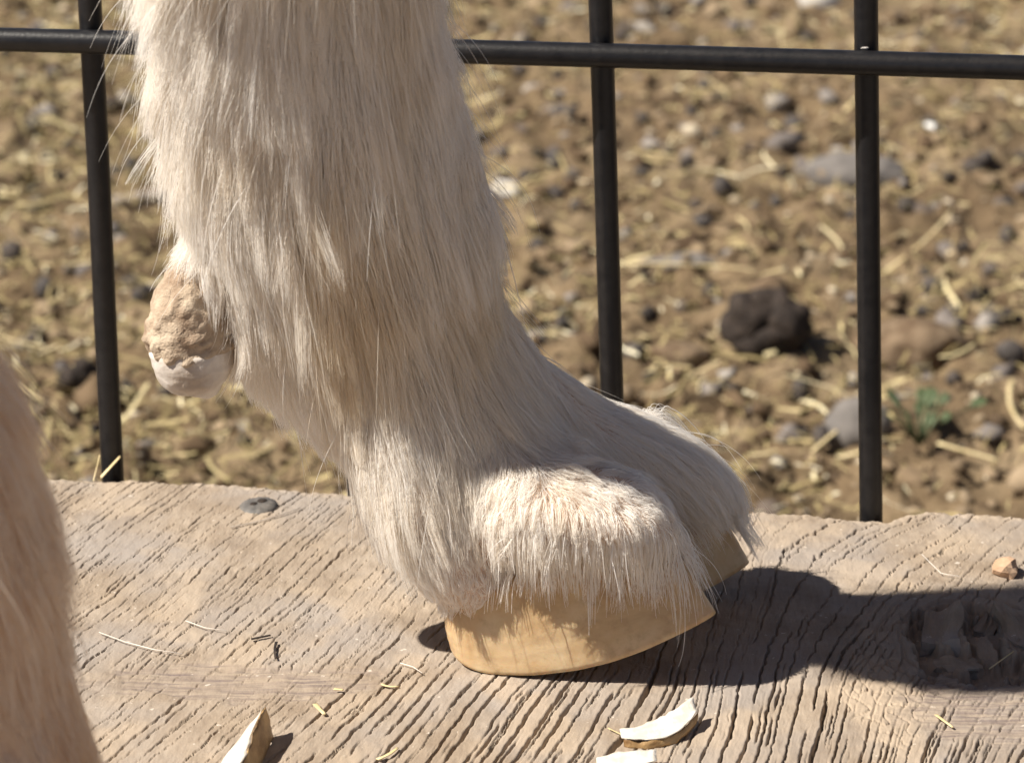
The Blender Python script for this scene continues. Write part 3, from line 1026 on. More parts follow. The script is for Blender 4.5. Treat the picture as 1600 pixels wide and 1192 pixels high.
def field(p, cp, cd, cq):
    d2 = ((p[:, None, :] - cp[None]) ** 2).sum(-1)
    w = 1 / (d2 + 4e-6) ** 1.6
    w /= w.sum(1, keepdims=True)
    return w @ cd, w @ cq


def groom(p, nn, r, cp, cd, cq, sdf, K=8, gravity=.35, rnd=.065, lenk=1.0, floor=True):
    n = len(p)
    d0, q = field(p, cp, cd, cq)
    sw = np.stack([noise2(p[:, 0] * 75 + 40 * p[:, 1], p[:, 2] * 55, 101) * 1.3, .5 * noise2(p[:, 0] * 75, p[:, 2] * 55 + 30 * p[:, 1], 102), .2 * noise2(p[:, 0] * 60, p[:, 2] * 50, 103)], -1) * .26
    sw += np.stack([noise2(p[:, 0] * 230 + 90 * p[:, 1], p[:, 2] * 150, 104), noise2(p[:, 0] * 230, p[:, 2] * 150 + 90 * p[:, 1], 105), 0 * p[:, 0]], -1) * .12
    L = q[:, 0] * lenk * np.clip(r.normal(.92, .22, n), .35, 1.5)
    lift = q[:, 1] * np.clip(r.normal(1, .45, n), .1, 2.2)
    thick = q[:, 2] * r.random(n) ** 1.3
    fly = r.random(n) < .012
    lift[fly] *= 2.2; L[fly] *= 1.2
    jit = r.normal(0, rnd, (n, 3)); jit[fly] *= 3.0
    curl_a = r.normal(0, .10, (n, 3))
    pts = np.empty((n, K, 3)); pts[:, 0] = p - nn * .0006
    cur = p.copy(); prev = None
    down = np.array([0, 0, -1.0])
    for k in range(1, K):
        t = k / (K - 1)
        d, _ = field(cur, cp, cd, cq) if k % 2 == 1 else (d, None)
        g = sdf.grad(cur) if sdf is not None else nn
        dn = d - g * (d * g).sum(1, keepdims=True) * .85
        dn /= np.linalg.norm(dn, axis=1, keepdims=True) + 1e-9
        v = dn + sw * (1 - .5 * t) + g * (lift * (1 - .75 * t))[:, None] + jit + curl_a * math.sin(3 * t) + down * gravity * t * (1 + lift[:, None])
        if prev is not None: v = v / (np.linalg.norm(v, axis=1, keepdims=True) + 1e-9) * .62 + prev * .38
        v /= np.linalg.norm(v, axis=1, keepdims=True) + 1e-9
        prev = v
        cur = cur + v * (L / (K - 1))[:, None]
        if sdf is not None:
            phi = sdf.sample(cur)
            hm = .0003 + thick * min(1, t * 2.0)
            push = np.clip(hm - phi, 0, .004)
            cur = cur + sdf.grad(cur) * push[:, None]
        if floor: cur[:, 2] = np.maximum(cur[:, 2], .0006)
        pts[:, k] = cur
    return pts, fly


def clump(pts, fly, r, ratio, strength, power):
    n, K, _ = pts.shape
    m = max(2, n // ratio)
    lead = r.choice(n, m, replace=False)
    kd = kdtree.KDTree(m)
    for i, a in enumerate(lead): kd.insert(pts[a, 0], i)
    kd.balance()
    own = np.array([kd.find(q)[1] for q in pts[:, 0]])
    L = pts[lead[own]]
    t = np.linspace(0, 1, K) ** power
    s = strength * np.clip(r.normal(1, .3, n), .1, 1.3); s[fly] *= .1
    s = np.minimum(s, .97)
    return pts + (L - pts) * (s[:, None] * t[None])[..., None], own


def coat_object(name, pts, rad, stain, mat, parent, label=None):
    n, K, _ = pts.shape
    hc = bpy.data.hair_curves.new(name)
    hc.add_curves([K] * n)
    hc.attributes['position'].data.foreach_set('vector', pts.astype(np.float32).ravel())
    a = hc.attributes.get('radius') or hc.attributes.new('radius', 'FLOAT', 'POINT')
    prof = np.array([1 - .75 * (k / (K - 1)) ** 1.6 for k in range(K)])
    a.data.foreach_set('value', (rad[:, None] * prof[None]).astype(np.float32).ravel())
    s = hc.attributes.new('stain', 'FLOAT', 'CURVE')
    s.data.foreach_set('value', stain.astype(np.float32))
    hc.materials.append(mat)
    o = bpy.data.objects.new(name, hc); col.objects.link(o)
    o.parent = parent
    o['kind'] = 'stuff'
    if label: o['label'] = label
    return o


HAIR = mat_hair('goat_hair', [(0.0, (0.93, 0.885, 0.83)), (0.35, (0.97, 0.95, 0.92)), (0.85, (0.985, 0.977, 0.963)), (1.0, (0.87, 0.79, 0.69))], (0.90, 0.81, 0.66))

ZT = float(on_y(460, -330, -.012)[2])
sdf = SDF((-.105, -.055, -.004), (.085, .078, ZT + .01), .0023, trees)


def dew_mask(c):
    """1 away from the bare dewclaw"""
    q = on_y(300, 500, 0.0)
    e = np.hypot((c[:, 0] - q[0]) / .0130, (c[:, 2] - q[2]) / .0185)
    return np.where((e < 0.80) & (c[:, 1] < .012), 0.0, 1.0)


def w_leg(c):
    w = (c[:, 1] > -.06) & (c[:, 1] < .075) & (c[:, 2] < ZT) & (c[:, 0] > -.11) & (c[:, 0] < .09)
    front = np.where(c[:, 1] < .026 - .19 * c[:, 2] + .003, 1.0, .5)
    front = np.where((c[:, 2] < .05) & (c[:, 1] > .02), 1.0, front)
    return w * front * dew_mask(c)


p, nn, r = sample_roots(w_leg, 125000, 11)
pts, fly = groom(p, nn, r, CP, CD, CQ, sdf, 9, lenk=.90)
pts, _ = clump(pts, fly, r, 260, .30, 1.2)
pts, own = clump(pts, fly, r, 22, .62, 1.0)
X_, Z_ = p[:, 0] * 1000, p[:, 2] * 1000
yl = on_y(540, 380, 0) * 1000
stain = .75 * np.exp(-(((X_ - yl[0]) / 13) ** 2 + ((Z_ - yl[2]) / 26) ** 2)) + .30 * sstep(-.1, .8, noise2(X_ / 14, Z_ / 22, 81)) + .30 * r.random(len(p)) ** 3
rt = on_y(740, 480, 0) * 1000
stain += .45 * np.exp(-(((X_ - rt[0]) / 12) ** 2 + ((Z_ - rt[2]) / 22) ** 2))
rad = r.uniform(.000045, .000080, len(p)); gd = r.random(len(p)) < .07; rad[gd] *= 1.75
coat = coat_object('coat', pts, rad, np.clip(stain, 0, 1), HAIR, goat, 'long cream hair of the hind leg hanging over the hoof')

# long separate guard hairs fanning over the near claw
C4 = [(765, 760, .0, -.12, 1, 15, .28, 3), (800, 750, -.004, -.05, 1, 17, .38, 4), (860, 745, -.005, .02, 1, 18, .44, 4), (930, 750, -.005, .12, 1, 20, .46, 4), (1000, 770, -.004, .35, 1, 23, .50, 5), (1050, 805, .0, .45, 1, 22, .52, 5),
      (780, 825, -.004, -.05, 1, 9, .20, 2), (900, 825, -.006, .05, 1, 10, .25, 2.5), (1000, 835, -.004, .12, 1, 13, .28, 2.5), (1060, 850, .002, .2, 1, 15, .4, 3), (1090, 830, .02, .45, 1, 16, .45, 4)]
C4P = np.array([on_y(c[0], c[1], c[2] - .006) for c in C4])
C4D = np.array([[c[3], 0, -c[4]] for c in C4], float); C4D /= np.linalg.norm(C4D, axis=1, keepdims=True)
C4Q = np.array([[c[5] * 1e-3, c[6], c[7] * 1e-3] for c in C4])
K0 = on_y(765, 760, 0.0); K1 = on_y(1085, 850, 0.0)


def w_cor(c):
    inx = (c[:, 0] > K0[0]) & (c[:, 0] < K1[0]) & (c[:, 1] < .020) & (c[:, 1] > -.02) & (c[:, 2] < K0[2] - .15 * (c[:, 0] - K0[0])) & (c[:, 2] > K1[2] - .002)
    return inx * 1.0


p, nn, r = sample_roots(w_cor, 2900, 17)
pts, fly = groom(p, nn, r, C4P, C4D, C4Q, sdf, 12, .95, .14)
pts, _ = clump(pts, fly, r, 6, .62, .9)
coat_object('coat', pts, r.uniform(.00007, .00013, len(p)), .25 * r.random(len(p)), HAIR, goat, 'bright long hair fanning down over the near claw')

# nearer leg -------------------------------------------------------
A2 = np.array([np.array(q[0]) for q in leg2])
C2P, C2D, C2Q = [], [], []
for (px, py, dx, dy, ln, lf) in ((20, 560, .25, 1, 16, .25), (-150, 560, .1, 1, 18, .12), (70, 740, .12, 1, 16, .20), (-100, 740, .1, 1, 18, .12), (95, 880, .1, 1, 16, .22), (-60, 880, .1, 1, 18, .12),
                                 (110, 1010, .1, 1, 15, .2), (-60, 1010, .15, 1, 18, .12), (140, 1120, .25, 1, 15, .2), (-40, 1120, .2, 1, 18, .12), (180, 1250, .5, 1, 15, .2), (-20, 1250, .3, 1, 18, .12), (-300, 400, 0, 1, 20, .2), (-420, 900, -.1, 1, 20, .3), (120, 1450, .5, 1, 18, .25)):
    C2P.append(on_y(px, py, Y2)); v = np.array([dx, 0, -dy]); C2D.append(v / np.linalg.norm(v)); C2Q.append([ln * 1e-3, lf, .003])
C2P, C2D, C2Q = map(np.array, (C2P, C2D, C2Q))


def w_leg2(c):
    return ((c[:, 1] < -.11) & (c[:, 2] < t2[2]) & (c[:, 0] < .0)) * np.where(c[:, 0] > -.14, 1.6, .6)


p, nn, r = sample_roots(w_leg2, 46000, 12)
pts, fly = groom(p, nn, r, C2P, C2D, C2Q, None, 6, .25)
pts, _ = clump(pts, fly, r, 40, .5, 1.2)
HAIR2 = mat_hair('goat_hair_tan', [(0.0, (0.94, 0.83, 0.69)), (0.5, (0.97, 0.905, 0.81)), (1.0, (0.89, 0.73, 0.53))], (0.87, 0.65, 0.40))
coat_object('coat', pts, r.uniform(.00006, .00011, len(p)), np.clip(.9 * sstep(.085, .045, p[:, 2]) * (.4 + .6 * r.random(len(p))) + .2 * r.random(len(p)), 0, 1), HAIR2, goat, 'short tan hair of the blurred nearer leg')


def w_rest(c):
    return np.where((c[:, 2] > min(ZT, t2[2]) - .01) | (c[:, 0] > .12), np.where(c[:, 2] < .42, 4.0, 1.0), 0.0)


p, nn, r = sample_roots(w_rest, 46000, 13)
C3P = np.array([[0, cy, .3], [x0 + .3, cy, .6], [x0 + .56, cy, .3], [x0 + .8, cy, .85]]); C3D = np.array([[0, 0, -1.], [-.5, 0, -.8], [0, 0, -1], [-.5, 0, -.8]]); C3Q = np.array([[.03, .2, .004]] * 4)
pts, fly = groom(p, nn, r, C3P, C3D, C3Q, None, 5, .25)
coat_object('coat', pts, np.where(p[:, 2] < .42, .00009, .00024) * r.uniform(.7, 1.3, len(p)), .3 * r.random(len(p)), HAIR, goat, 'cream hair of the trunk')

# ------------------------------------------------------------------ things lying on the board


def shell_bm(curve_pts, width_vec, thick, n_w=8, cup=0.0, jag=0.0, seed=0, taper=None):
    """a pared shaving: strip along curve_pts, width_vec per point, cupped, with thickness"""
    rr = random.Random(seed)
    bm = bmesh.new()
    N = len(curve_pts)
    top, bot = [], []
    for i, (p, wv) in enumerate(zip(curve_pts, width_vec)):
        p = Vector(p); wv = Vector(wv)
        rt_, rb_ = [], []
        for k in range(n_w):
            u = k / (n_w - 1)
            jj = rr.uniform(-jag, jag) if k in (0, n_w - 1) else 0
            q = p + wv * (u + jj) + Vector((0, 0, cup * (2 * u - 1) ** 2))
            th = thick * (1 - .5 * abs(2 * u - 1))
            rt_.append(bm.verts.new(q + Vector((0, 0, th / 2)))); rb_.append(bm.verts.new(q - Vector((0, 0, th / 2))))
        top.append(rt_); bot.append(rb_)
    for i in range(N - 1):
        for k in range(n_w - 1):
            bm.faces.new((top[i][k], top[i + 1][k], top[i + 1][k + 1], top[i][k + 1]))
            bm.faces.new((bot[i][k], bot[i][k + 1], bot[i + 1][k + 1], bot[i + 1][k]))
        bm.faces.new((top[i][0], bot[i][0], bot[i + 1][0], top[i + 1][0]))
        bm.faces.new((top[i][-1], top[i + 1][-1], bot[i + 1][-1], bot[i][-1]))
    for k in range(n_w - 1):
        bm.faces.new((top[0][k], top[0][k + 1], bot[0][k + 1], bot[0][k]))
        bm.faces.new((top[-1][k], bot[-1][k], bot[-1][k + 1], top[-1][k + 1]))
    bmesh.ops.recalc_face_normals(bm, faces=bm.faces)
    return bm


def chip(name, base, label, pts, wid, thick, cup, rim, seed, mats=(WHITEHORN, AMBERHORN), group=None):
    """hoof shaving: white cut face plus a tan horn rim along its outer side"""
    e = empty(name, base)
    tag(e, label, 'hoof trimming', group)
    bm = shell_bm(pts, wid, thick, 9, cup, .05, seed)
    for v in bm.verts:
        v.co += Vector((mn.noise(v.co * 400), mn.noise(v.co * 400 + Vector((9, 0, 0))), .6 * mn.noise(v.co * 300 + Vector((0, 7, 0))))) * .00035
    a = bm_obj('cut_face', bm, mats[0], e, True)
    pr = [Vector(p) + Vector(rim[0]) for p in pts]
    bm = shell_bm(pr, [rim[1]] * len(pr), rim[2], 7, 0, .06, seed + 1)
    for v in bm.verts:
        v.co += Vector((mn.noise(v.co * 350), mn.noise(v.co * 350 + Vector((3, 0, 0))), mn.noise(v.co * 350 + Vector((0, 3, 0))))) * .0005
    bm_obj('horn_rim', bm, mats[1], e, True)
    return e


def arc(a, b, sag, n=14, lift=0.0):
    a = np.array(a, float); b = np.array(b, float)
    out = []
    for i in range(n):
        u = i / (n - 1)
        q = a * (1 - u) + b * u
        s = 4 * u * (1 - u)
        out.append(tuple(q + np.array(sag) * s + np.array([0, 0, lift * (2 * u - 1) ** 2])))
    return out


# big white shard bottom left: white sloping face, amber rim on its right
b0 = bpos(375, 1185)
n_ = 16
ptsA, widA = [], []
for i in range(n_):
    u = i / (n_ - 1)                       # from tip (405,1115) towards the camera
    ptsA.append((.0048 - .0055 * u, .0120 - .040 * u, .0070 - .0020 * u + .0006 * math.sin(9 * u)))
    widA.append((-.0012 - .0100 * min(1, 1.5 * u), -.004 - .006 * u, -.0012 - .0048 * min(1, 1.4 * u)))
shard = chip('hoof_trimming', b0, 'white and amber hoof shard standing at the front of the board by the blurred leg', ptsA, widA, .0012, .0, ((.0003, 0, .0), (.0016, -.0014, -.0070), .0016), 5)
# curled pale paring in front of the hoof
b1 = bpos(1035, 1150)
ptsB = arc((-.0090, -.0045, .0008), (.0080, .0045, .0030), (.0014, -.0042, -.0004), 18, .0006)
widB = [(-.0008 - .0008 * math.sin(math.pi * u), .0055 * (.25 + .85 * math.sin(math.pi * (0.1 + .8 * u))) + .001, .0018 * u) for u in np.linspace(0, 1, 18)]
chip('hoof_trimming', b1, 'curled pale hoof paring lying on the board in front of the hoof', ptsB, widB, .0005, .0007, ((0, .0001, -.0001), (.0002, -.0005, -.0014), .0012), 8)
b2 = bpos(975, 1196)
ptsC = arc((-.0060, -.004, .001), (.0072, -.002, .002), (0, -.002, 0), 12, 0)
widC = [(0, .0052 * (.3 + .8 * math.sin(math.pi * (.1 + .8 * u))), .0012) for u in np.linspace(0, 1, 12)]
chip('hoof_trimming', b2, 'pale hoof paring cut off by the bottom edge of the picture', ptsC, widC, .0005, .0005, ((0, .0001, -.0001), (.0002, -.0005, -.0013), .0011), 15)


def strip(p, q, w, mat, name, label, cat, group=None, bow=.0, n=8, thick=None):
    """a flat stalk from p to q"""
    p = np.array(p); q = np.array(q)
    mid = (p + q) / 2
    d = q - p; s = np.cross(d, [0, 0, 1.0]); s = s / (np.linalg.norm(s) + 1e-9)
    th = thick or w * .45
    cur = []; wid = []
    for i in range(n):
        u = i / (n - 1)
        cur.append(tuple(p + d * u + s * bow * 4 * u * (1 - u) - s * w / 2 - mid + np.array([0, 0, th / 2])))
        wid.append(tuple(s * w * (1 - .3 * u)))
    o = bm_obj(name, shell_bm(cur, wid, th, 4, w * .12, .05, int(abs(p[0]) * 1e5) % 999), mat, None, True)
    o.location = mid
    return tag(o, label, cat, group)


def bstrip(a, b, w, label, bow=0, mat=STRAW, cat='straw', name='straw_stalk', za=.0004, zb=.0004, group=None):
    A_, B_ = bpos(*a), bpos(*b)
    A_[2] += za; B_[2] += zb
    return strip(A_, B_, w, mat, name, label, cat, group, bow)


pa = bpos(158, 748); pb = on_y(188, 716, pa[1] + .002)
strip(pa, pb, .0014, STRAW, 'straw_stalk', 'short thick straw leaning on the foot of the fence wire at the board edge', 'straw')
pa = bpos(146, 752); pb = on_y(156, 712, pa[1] + .001)
strip(pa, pb, .0006, STRAW, 'straw_stalk', 'thin straw sticking up beside the fence wire at the board edge', 'straw')
bstrip((492, 1104), (506, 1120), .0011, 'straw chip between the worn patch and the amber shard')
bstrip((522, 1080), (536, 1082), .0009, 'small yellow straw chip below the worn patch')
bstrip((596, 1072), (622, 1076), .0007, 'pale straw fleck left of the hoof heel shadow', .0006)
bstrip((590, 1190), (622, 1172), .0009, 'green yellow straw at the bottom edge of the board', .0005)
bstrip((1462, 1120), (1488, 1140), .0008, 'short straw fleck near the right end below the knot hole')
bstrip((950, 1140), (978, 1154), .0004, 'thin stalk touching the curled hoof paring')
bstrip((360, 826), (470, 796), .0004, 'thin brown grass stem in front of the screw head', .0012, GREYWOOD)
bstrip((393, 1002), (423, 996), .0008, 'dark twig fleck on the board behind the worn patch', 0, DUNG, 'twig', 'twig')
bstrip((432, 1006), (430, 1032), .0007, 'dark splinter upright in the grain above the worn patch', .0003, DUNG, 'twig', 'twig')
bstrip((1545, 1052), (1584, 1024), .0006, 'pale thin stalk across the shaded knot hole', 0, STRAW, 'straw', 'straw_stalk', .001, .001)


def loose_hair(pxs, label, lift=.0008):
    P = [bpos(*q) for q in pxs]
    for q in P: q[2] += lift
    o = bm_obj('loose_hair', tube(P, .00011, 6), WHITEHAIR, None, True)
    return tag(o, label, 'hair')


WHITEHAIR = mat_simple('shed_hair', (0.70, 0.62, 0.54), (0.80, 0.74, 0.66), 100, 0.4, 0.5, 0.0001)
loose_hair([(155, 992), (195, 1007), (240, 1019), (285, 1026)], 'long white hair lying on the board beside the blurred leg')
loose_hair([(290, 974), (320, 985), (355, 990)], 'short white hair lying on the board above the worn patch')
loose_hair([(625, 1040), (645, 1046), (660, 1056)], 'white hair curl lying just left of the hoof')
loose_hair([(1440, 870), (1470, 900), (1500, 905)], 'white hair lying near the tan wood chip')

# ------------------------------------------------------------------ things lying on the dirt


def gthing(name, bm, mat, px, py, label, cat, sink=0.0, rot=(0, 0, 0), group=None, smooth=True):
    o = bm_obj(name, bm, mat, None, smooth)
    p = gpos(px, py)
    o.location = p + np.array([0, 0, -sink]); o.rotation_euler = rot
    return tag(o, label, cat, group)


gthing('rock', lump_bm(.028, .017, .015, 2, 4, .22, 1.1), STONE, 1338, 285, 'large grey brown rock behind the right fence wire', 'rock', -.003)
gthing('rock', lump_bm(.016, .014, .017, 6, 4, .15, 1.0), STONE, 1340, 680, 'rounded grey rock beside the weed behind the right fence wire', 'rock', -.002)
gthing('rock', lump_bm(.026, .010, .005, 9, 4, .25, 1.4), STONE, 1050, 416, 'flat grey slab of rock right of the middle fence wire', 'rock', -.001, (0, R(-4), R(12)))
gthing('rock', lump_bm(.011, .010, .008, 12, 3, .2, 1.3), PALESTONE, 790, 308, 'pale stone peeking out beside the leg', 'rock', -.002)
gthing('rock', lump_bm(.017, .012, .010, 14, 3, .25, 1.3), PALESTONE, 1278, 8, 'white stone at the top edge of the picture', 'rock', -.003)
gthing('plastic_scrap', lump_bm(.0072, .0030, .0022, 3, 2, .15, 1.3), mat_simple('white_scrap', (.78, .77, .72), (.82, .81, .78), 50, .4, .5, .0002), 1461, 209, 'bright white chip lying on the dirt right of the wire', 'chip', -.004, (0, R(10), R(-32)))
bm = bmesh.new(); box_bm(bm, (-.017, -.006, -.004), (.017, .006, .005), .001)
gthing('wood_scrap', bm, GREYWOOD, 222, 321, 'grey scrap of wood between the left fence wire and the leg', 'wood scrap', -.002, (0, R(-6), R(16)), None, False)


def multi_lump(parts):
    bm = bmesh.new()
    for (x, y, z, sx, sy, sz, seed) in parts:
        b = lump_bm(sx, sy, sz, seed, 3, .35, 1.7)
        me = bpy.data.meshes.new('t'); b.to_mesh(me); b.free()
        n0 = len(bm.verts); bm.from_mesh(me); bpy.data.meshes.remove(me)
        bm.verts.ensure_lookup_table()
        for v in bm.verts[n0:]: v.co += Vector((x, y, z))
    return bm


gthing('dung_clod', multi_lump([(-.007, 0, .006, .012, .011, .013, 1), (.009, -.002, .006, .011, .011, .012, 2), (.001, .004, .013, .010, .009, .008, 3), (0, -.005, .001, .014, .009, .008, 8)]), DUNG, 1195, 545, 'big dark lumpy dung clod between the two right fence wires', 'dung clod', -.006).scale = (1.15, 1.15, 1.2)
gthing('dirt_clod', lump_bm(.030, .018, .013, 22, 4, .35, 1.3), CLOD, 1420, 545, 'wide brown dirt clod right of the right fence wire', 'dirt clod', -.002)
gthing('dirt_clod', lump_bm(.010, .010, .010, 23, 3, .35, 1.4), CLOD, 1205, 462, 'small brown clod just behind the big dark dung clod', 'dirt clod', -.001)
gthing('dirt_clod', lump_bm(.015, .010, .007, 27, 3, .35, 1.6), CLOD, 1060, 560, 'low brown clod between the middle wire and the dung clod', 'dirt clod', -.001)
gthing('dung_clod', multi_lump([(-.005, 0, .004, .008, .007, .007, 5), (.006, .001, .003, .008, .008, .006, 6), (.001, .0, .009, .007, .006, .006, 7)]), DUNG, 130, 610, 'dark lumpy dung clod left of the left fence wire', 'dung clod', -.001)
gthing('dirt_clod', lump_bm(.011, .008, .007, 31, 3, .3, 1.6), DUNG, 178, 172, 'dark clod just right of the left fence wire', 'dirt clod', -.001)


def gstrip(a, b, w, label, bow=0, mat=STRAW, z=.006, name='straw_stalk', cat='straw'):
    A_, B_ = gpos(*a), gpos(*b)
    A_[2] += z; B_[2] += z
    return strip(A_, B_, w * .72, mat, name, label, cat, None, bow * .7)


gstrip((1464, 714), (1560, 742), .0040, 'thick yellow straw below the green weed', 0)
gstrip((1385, 440), (1488, 345), .0024, 'long thin straw rising right of the right fence wire', .004)
gstrip((1268, 725), (1342, 664), .0022, 'pale straw leaning on the rounded grey rock', 0)
gstrip((1582, 612), (1598, 690), .0035, 'curved pale straw at the right edge of the picture', .006)
gstrip((1035, 590), (1082, 596), .0040, 'bright yellow straw right of the middle wire foot', 0)
gstrip((1190, 448), (1225, 440), .0040, 'pale straw in front of the small brown clod', 0)
gstrip((0, 545), (75, 562), .0030, 'pale straw at the left edge beside the blurred leg', .002)
gstrip((25, 620), (68, 648), .0026, 'bright thin straw near the blurred leg', 0)
gstrip((60, 432), (150, 428), .0034, 'long pale straw running behind the left fence wire', .002)
gstrip((1320, 190), (1345, 165), .0040, 'tan straw left of the right fence wire', 0)
gstrip((980, 430), (1180, 440), .0030, 'long straw lying below the flat grey slab', -.004)


# the green weed
def weed():
    e = empty('weed', gpos(1435, 690))
    tag(e, 'small green weed with rounded leaves beside the rounded grey rock', 'weed')
    rr = random.Random(4)
    base = np.array(e.location)
    sites = [(1438, 640), (1425, 665), (1450, 672), (1385, 678), (1392, 716), (1418, 702), (1470, 675), (1405, 728), (1440, 655), (1462, 655), (1510, 630), (1425, 650), (1400, 695), (1380, 715), (1448, 690)]
    leaf_me = None
    for i, s in enumerate(sites):
        p = gpos(*s) - base
        q = Vector((p[0], p[1] * .35, .008 + rr.random() * .010 - p[1] * 0))
        d = q.normalized(); L = rr.uniform(.007, .012)
        bm = bmesh.new()
        nseg = 6
        cur, wid = [], []
        side = Vector((-d.y, d.x, .15)).normalized()
        for k in range(nseg):
            u = k / (nseg - 1)
            w = L * .62 * math.sin(math.pi * (.08 + .86 * u)) ** .8
            c = d * (L * (u - .5)) + Vector((0, 0, -.25 * L * (u - .3) ** 2)) - side * w / 2
            cur.append(c); wid.append(side * w)
        lf = bm_obj('leaf', shell_bm(cur, wid, .0003, 5, .0008, 0, i), LEAF, e, True); bm.free()
        lf.location = q
        st = tube([(0, 0, -.002), q * .5 + Vector((0, 0, .002)), q], .0005, 6)
        bm_obj('stem', st, LEAF, e, True)


weed()

# individual droppings one can pick out
PEL = [(45, 215), (108, 234), (50, 205), (205, 268), (110, 42), (182, 276), (50, 570), (100, 588), (118, 660), (70, 460), (205, 452), (222, 470), (55, 540), (175, 622), (815, 122), (872, 125),
       (842, 46), (1080, 182), (1190, 122), (868, 262), (822, 284), (1003, 278), (870, 312), (1098, 356), (1112, 466), (880, 516), (1018, 600), (1222, 276), (1240, 202), (1482, 284),
       (1460, 458), (1574, 376), (1284, 690), (1212, 326), (1452, 202), (1500, 44), (1540, 256), (1566, 330), (1150, 46), (1040, 22), (1438, 66), (1100, 140), (1290, 160), (1418, 330),
       (990, 560), (1580, 560), (1520, 270), (1490, 600), (1130, 300), (840, 395), (900, 330), (1176, 650), (1250, 620), (1075, 260), (60, 330), (30, 150), (20, 405), (85, 120)]
pmes = []
for i in range(6):
    bm = lump_bm(.0056, .0045, .0042, i + 40, 2, .22, 1.4)
    me = bpy.data.meshes.new('dropping'); bm.to_mesh(me); bm.free()
    me.polygons.foreach_set('use_smooth', np.ones(len(me.polygons), bool)); me.materials.append(PELLET)
    pmes.append(me)
ORD = ['topmost', 'second from the top', 'third from the top', 'fourth from the top', 'fifth from the top', 'sixth from the top', 'seventh from the top', 'eighth from the top', 'ninth from the top', 'tenth from the top',
       'eleventh from the top', 'twelfth from the top', 'thirteenth from the top', 'fourteenth from the top', 'fifteenth from the top', 'sixteenth from the top', 'seventeenth from the top', 'eighteenth from the top', 'nineteenth from the top', 'twentieth from the top']


def zone(px, py):
    wl = 142 + .045 * py; wm = 940 + .024 * py; wr = 1356 + .006 * py
    if px < wl: return 'left of the left fence wire'
    if px < 500: return 'between the left wire and the leg'
    if px < wm: return 'between the leg and the middle wire'
    if px < wr: return 'between the middle and right fence wires'
    return 'right of the right fence wire'


order = {}
for q in sorted(PEL, key=lambda q: q[1]):
    order.setdefault(zone(*q), []).append(q)
for i, (a, b) in enumerate(PEL):
    o = bpy.data.objects.new('dropping', pmes[i % 6]); col.objects.link(o)
    o.location = gpos(a, b) + np.array([0, 0, .0028]); o.rotation_euler = (random.uniform(0, 3), random.uniform(0, 3), random.uniform(0, 6))
    s = random.uniform(.8, 1.45); o.scale = (s, s * random.uniform(.8, 1.1), s)
    z = zone(a, b)
    tag(o, 'dark dropping on the dirt ' + z + ', ' + ORD[order[z].index((a, b))], 'dropping', 'goat droppings on the dirt')


# scattered litter nobody could count: straw, crumbs, fine droppings
def scatter_xy(n, r, lo=(-.6, .12), hi=(.85, 2.3), dens=None):
    out = []
    while len(out) < n:
        k = r.random((n, 2)) * (np.array(hi) - np.array(lo)) + np.array(lo)
        vis = np.abs(k[:, 0] - .02) < .13 + .235 * (k[:, 1] + .7)
        a = np.where(vis, 1.0, .25)
        if dens is not None: a = a * dens(k[:, 0], k[:, 1])
        k = k[r.random(n) < a]
        out.extend(k.tolist())
    return np.array(out[:n])


def straw_stuff(n, seed):
    r = np.random.default_rng(seed)
    dens = lambda x, y: np.clip(.34 + .55 * noise2(x * 7, y * 6, 91) + .65 * sstep(.05, -.12, x) + .16 * sstep(1.0, .6, y), .05, 1)
    xy = scatter_xy(n, r, dens=dens)
    L = np.clip(r.lognormal(math.log(.0085), .55, n), .003, .04); W = np.clip(r.lognormal(math.log(.0011), .4, n), 0.0005, .0022)
    a = r.uniform(0, 2 * math.pi, n); tilt = r.normal(.12, .28, n); bow = r.normal(0, .12, n)
    nseg = 4
    u = np.linspace(-.5, .5, nseg)
    dx, dy = np.cos(a), np.sin(a)
    X = xy[:, 0, None] + dx[:, None] * L[:, None] * u + -dy[:, None] * (bow * L)[:, None] * (4 * u * u)
    Y = xy[:, 1, None] + dy[:, None] * L[:, None] * u + dx[:, None] * (bow * L)[:, None] * (4 * u * u)
    Z = ground_h(X, Y) * .5 + ground_h(xy[:, 0], xy[:, 1])[:, None] * .5 + .003 + r.random(n)[:, None] * .005 + np.abs(np.sin(tilt) * L)[:, None] * (u * np.sign(tilt)[:, None] + .5) * .8
    roll = r.uniform(-.9, .9, n)
    sx = (-dy * np.cos(roll))[:, None] * W[:, None] / 2; sy = (dx * np.cos(roll))[:, None] * W[:, None] / 2; sz = np.sin(roll)[:, None] * W[:, None] / 2
    one = np.ones((1, nseg))
    Lf = np.stack([X - sx * one, Y - sy * one, Z - sz * one], -1); Rt = np.stack([X + sx * one, Y + sy * one, Z + sz * one], -1)
    Md = np.stack([X, Y, Z + W[:, None] * .15 * one], -1)
    V = np.stack([Lf, Md, Rt], 2).reshape(n, nseg * 3, 3)
    f = []
    for s in range(nseg - 1):
        for k in (0, 1):
            q = s * 3 + k
            f.append((q, q + 1, q + 4, q + 3))
    f = np.array(f)
    F = (f[None] + (np.arange(n) * nseg * 3)[:, None, None]).reshape(-1, 4)
    me = mesh_np('straw_litter', V.reshape(-1, 3), F)
    tone = np.repeat(r.random(n), nseg * 3)[:len(me.vertices)]
    set_attr(me, 'tone', tone)
    m = mat_attr3('straw_litter', [(0, (.15, .115, .055)), (.35, (.30, .235, .11)), (.7, (.44, .355, .175)), (.92, (.62, .53, .31)), (1, (.78, .72, .54))], .65, .3)
    return tag(link('straw_litter', me, m, None, False), 'chopped straw scattered over the dirt', None, None, 'stuff')


straw_stuff(37000, 5)


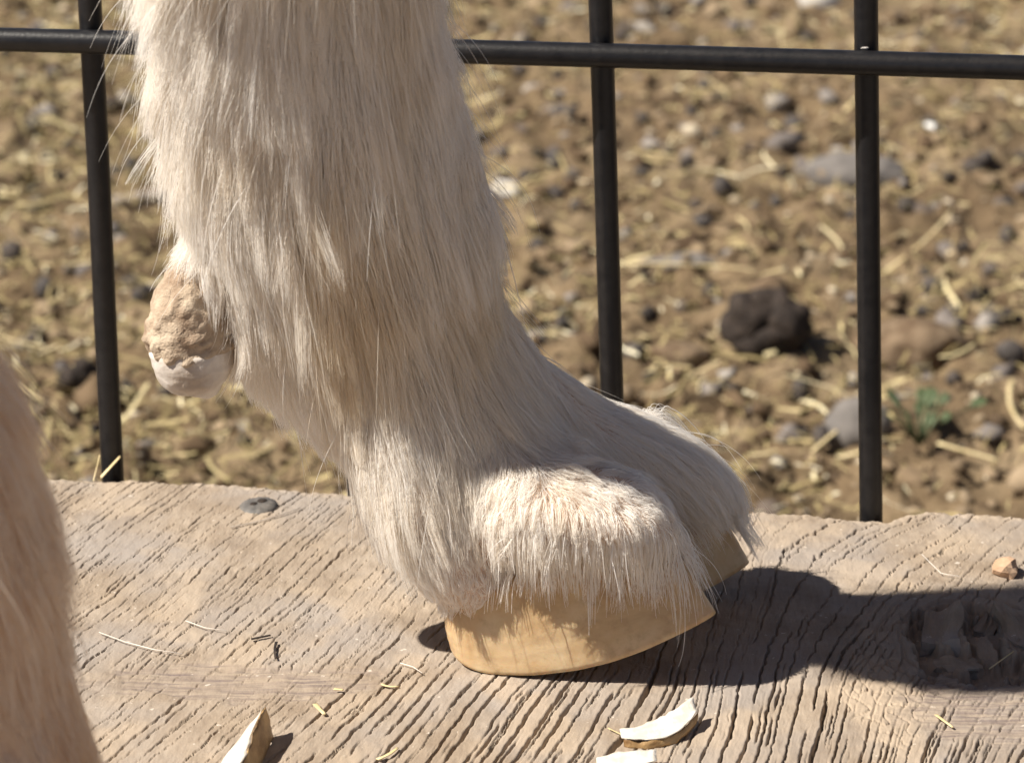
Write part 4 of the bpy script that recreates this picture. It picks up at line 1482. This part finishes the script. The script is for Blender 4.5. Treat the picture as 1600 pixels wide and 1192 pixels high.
def lumps_stuff(name, n, seed, size, stops, label, sub=1, dens=None, sig=.45, zf=.75):
    r = np.random.default_rng(seed)
    bm = bmesh.new(); bmesh.ops.create_icosphere(bm, subdivisions=sub, radius=1)
    bv_ = np.array([v.co[:] for v in bm.verts]); bf_ = np.array([[v.index for v in f.verts] for f in bm.faces]); bm.free()
    xy = scatter_xy(n, r, dens=dens)
    s = np.clip(r.lognormal(math.log(size), sig, n), size * .35, size * 3.2)
    k = 1 + r.normal(0, .22, (n, len(bv_), 1))
    an = r.uniform(.7, 1.35, (n, 1, 3)); an[:, :, 2] *= zf
    V = bv_[None] * k * an * s[:, None, None]
    a = r.uniform(0, 6.28, n); c, si = np.cos(a)[:, None], np.sin(a)[:, None]
    V = np.stack([V[..., 0] * c - V[..., 1] * si, V[..., 0] * si + V[..., 1] * c, V[..., 2]], -1)
    base = np.stack([xy[:, 0], xy[:, 1], ground_h(xy[:, 0], xy[:, 1]) + s * .25], -1)
    V = V + base[:, None]
    F = (bf_[None] + (np.arange(n) * len(bv_))[:, None, None]).reshape(-1, 3)
    me = mesh_np(name, V.reshape(-1, 3), F)
    set_attr(me, 'tone', np.repeat(r.random(n), len(bv_)))
    return tag(link(name, me, mat_attr3(name, stops, .92, .15), None, True), label, None, None, 'stuff')


lumps_stuff('dirt_crumbs', 4600, 21, .0032, [(0, (.07, .045, .028)), (.5, (.165, .115, .07)), (1, (.31, .235, .155))], 'brown crumbs of dirt scattered over the ground', 2)
lumps_stuff('gravel', 900, 22, .0042, [(0, (.10, .085, .08)), (.5, (.20, .175, .16)), (1, (.36, .33, .30))], 'small grey gravel scattered over the dirt', 2)
lumps_stuff('fine_droppings', 650, 23, .0040, [(0, (.035, .03, .028)), (.6, (.08, .068, .06)), (1, (.14, .11, .09))], 'small dark droppings scattered over the dirt', 2, None, .25, .9)

lumps_stuff('fine_crumbs', 9000, 24, .0019, [(0, (.05, .035, .025)), (.45, (.15, .105, .065)), (.8, (.30, .235, .16)), (1, (.52, .45, .34))], 'fine crumbs of dirt and chaff over the ground', 1)
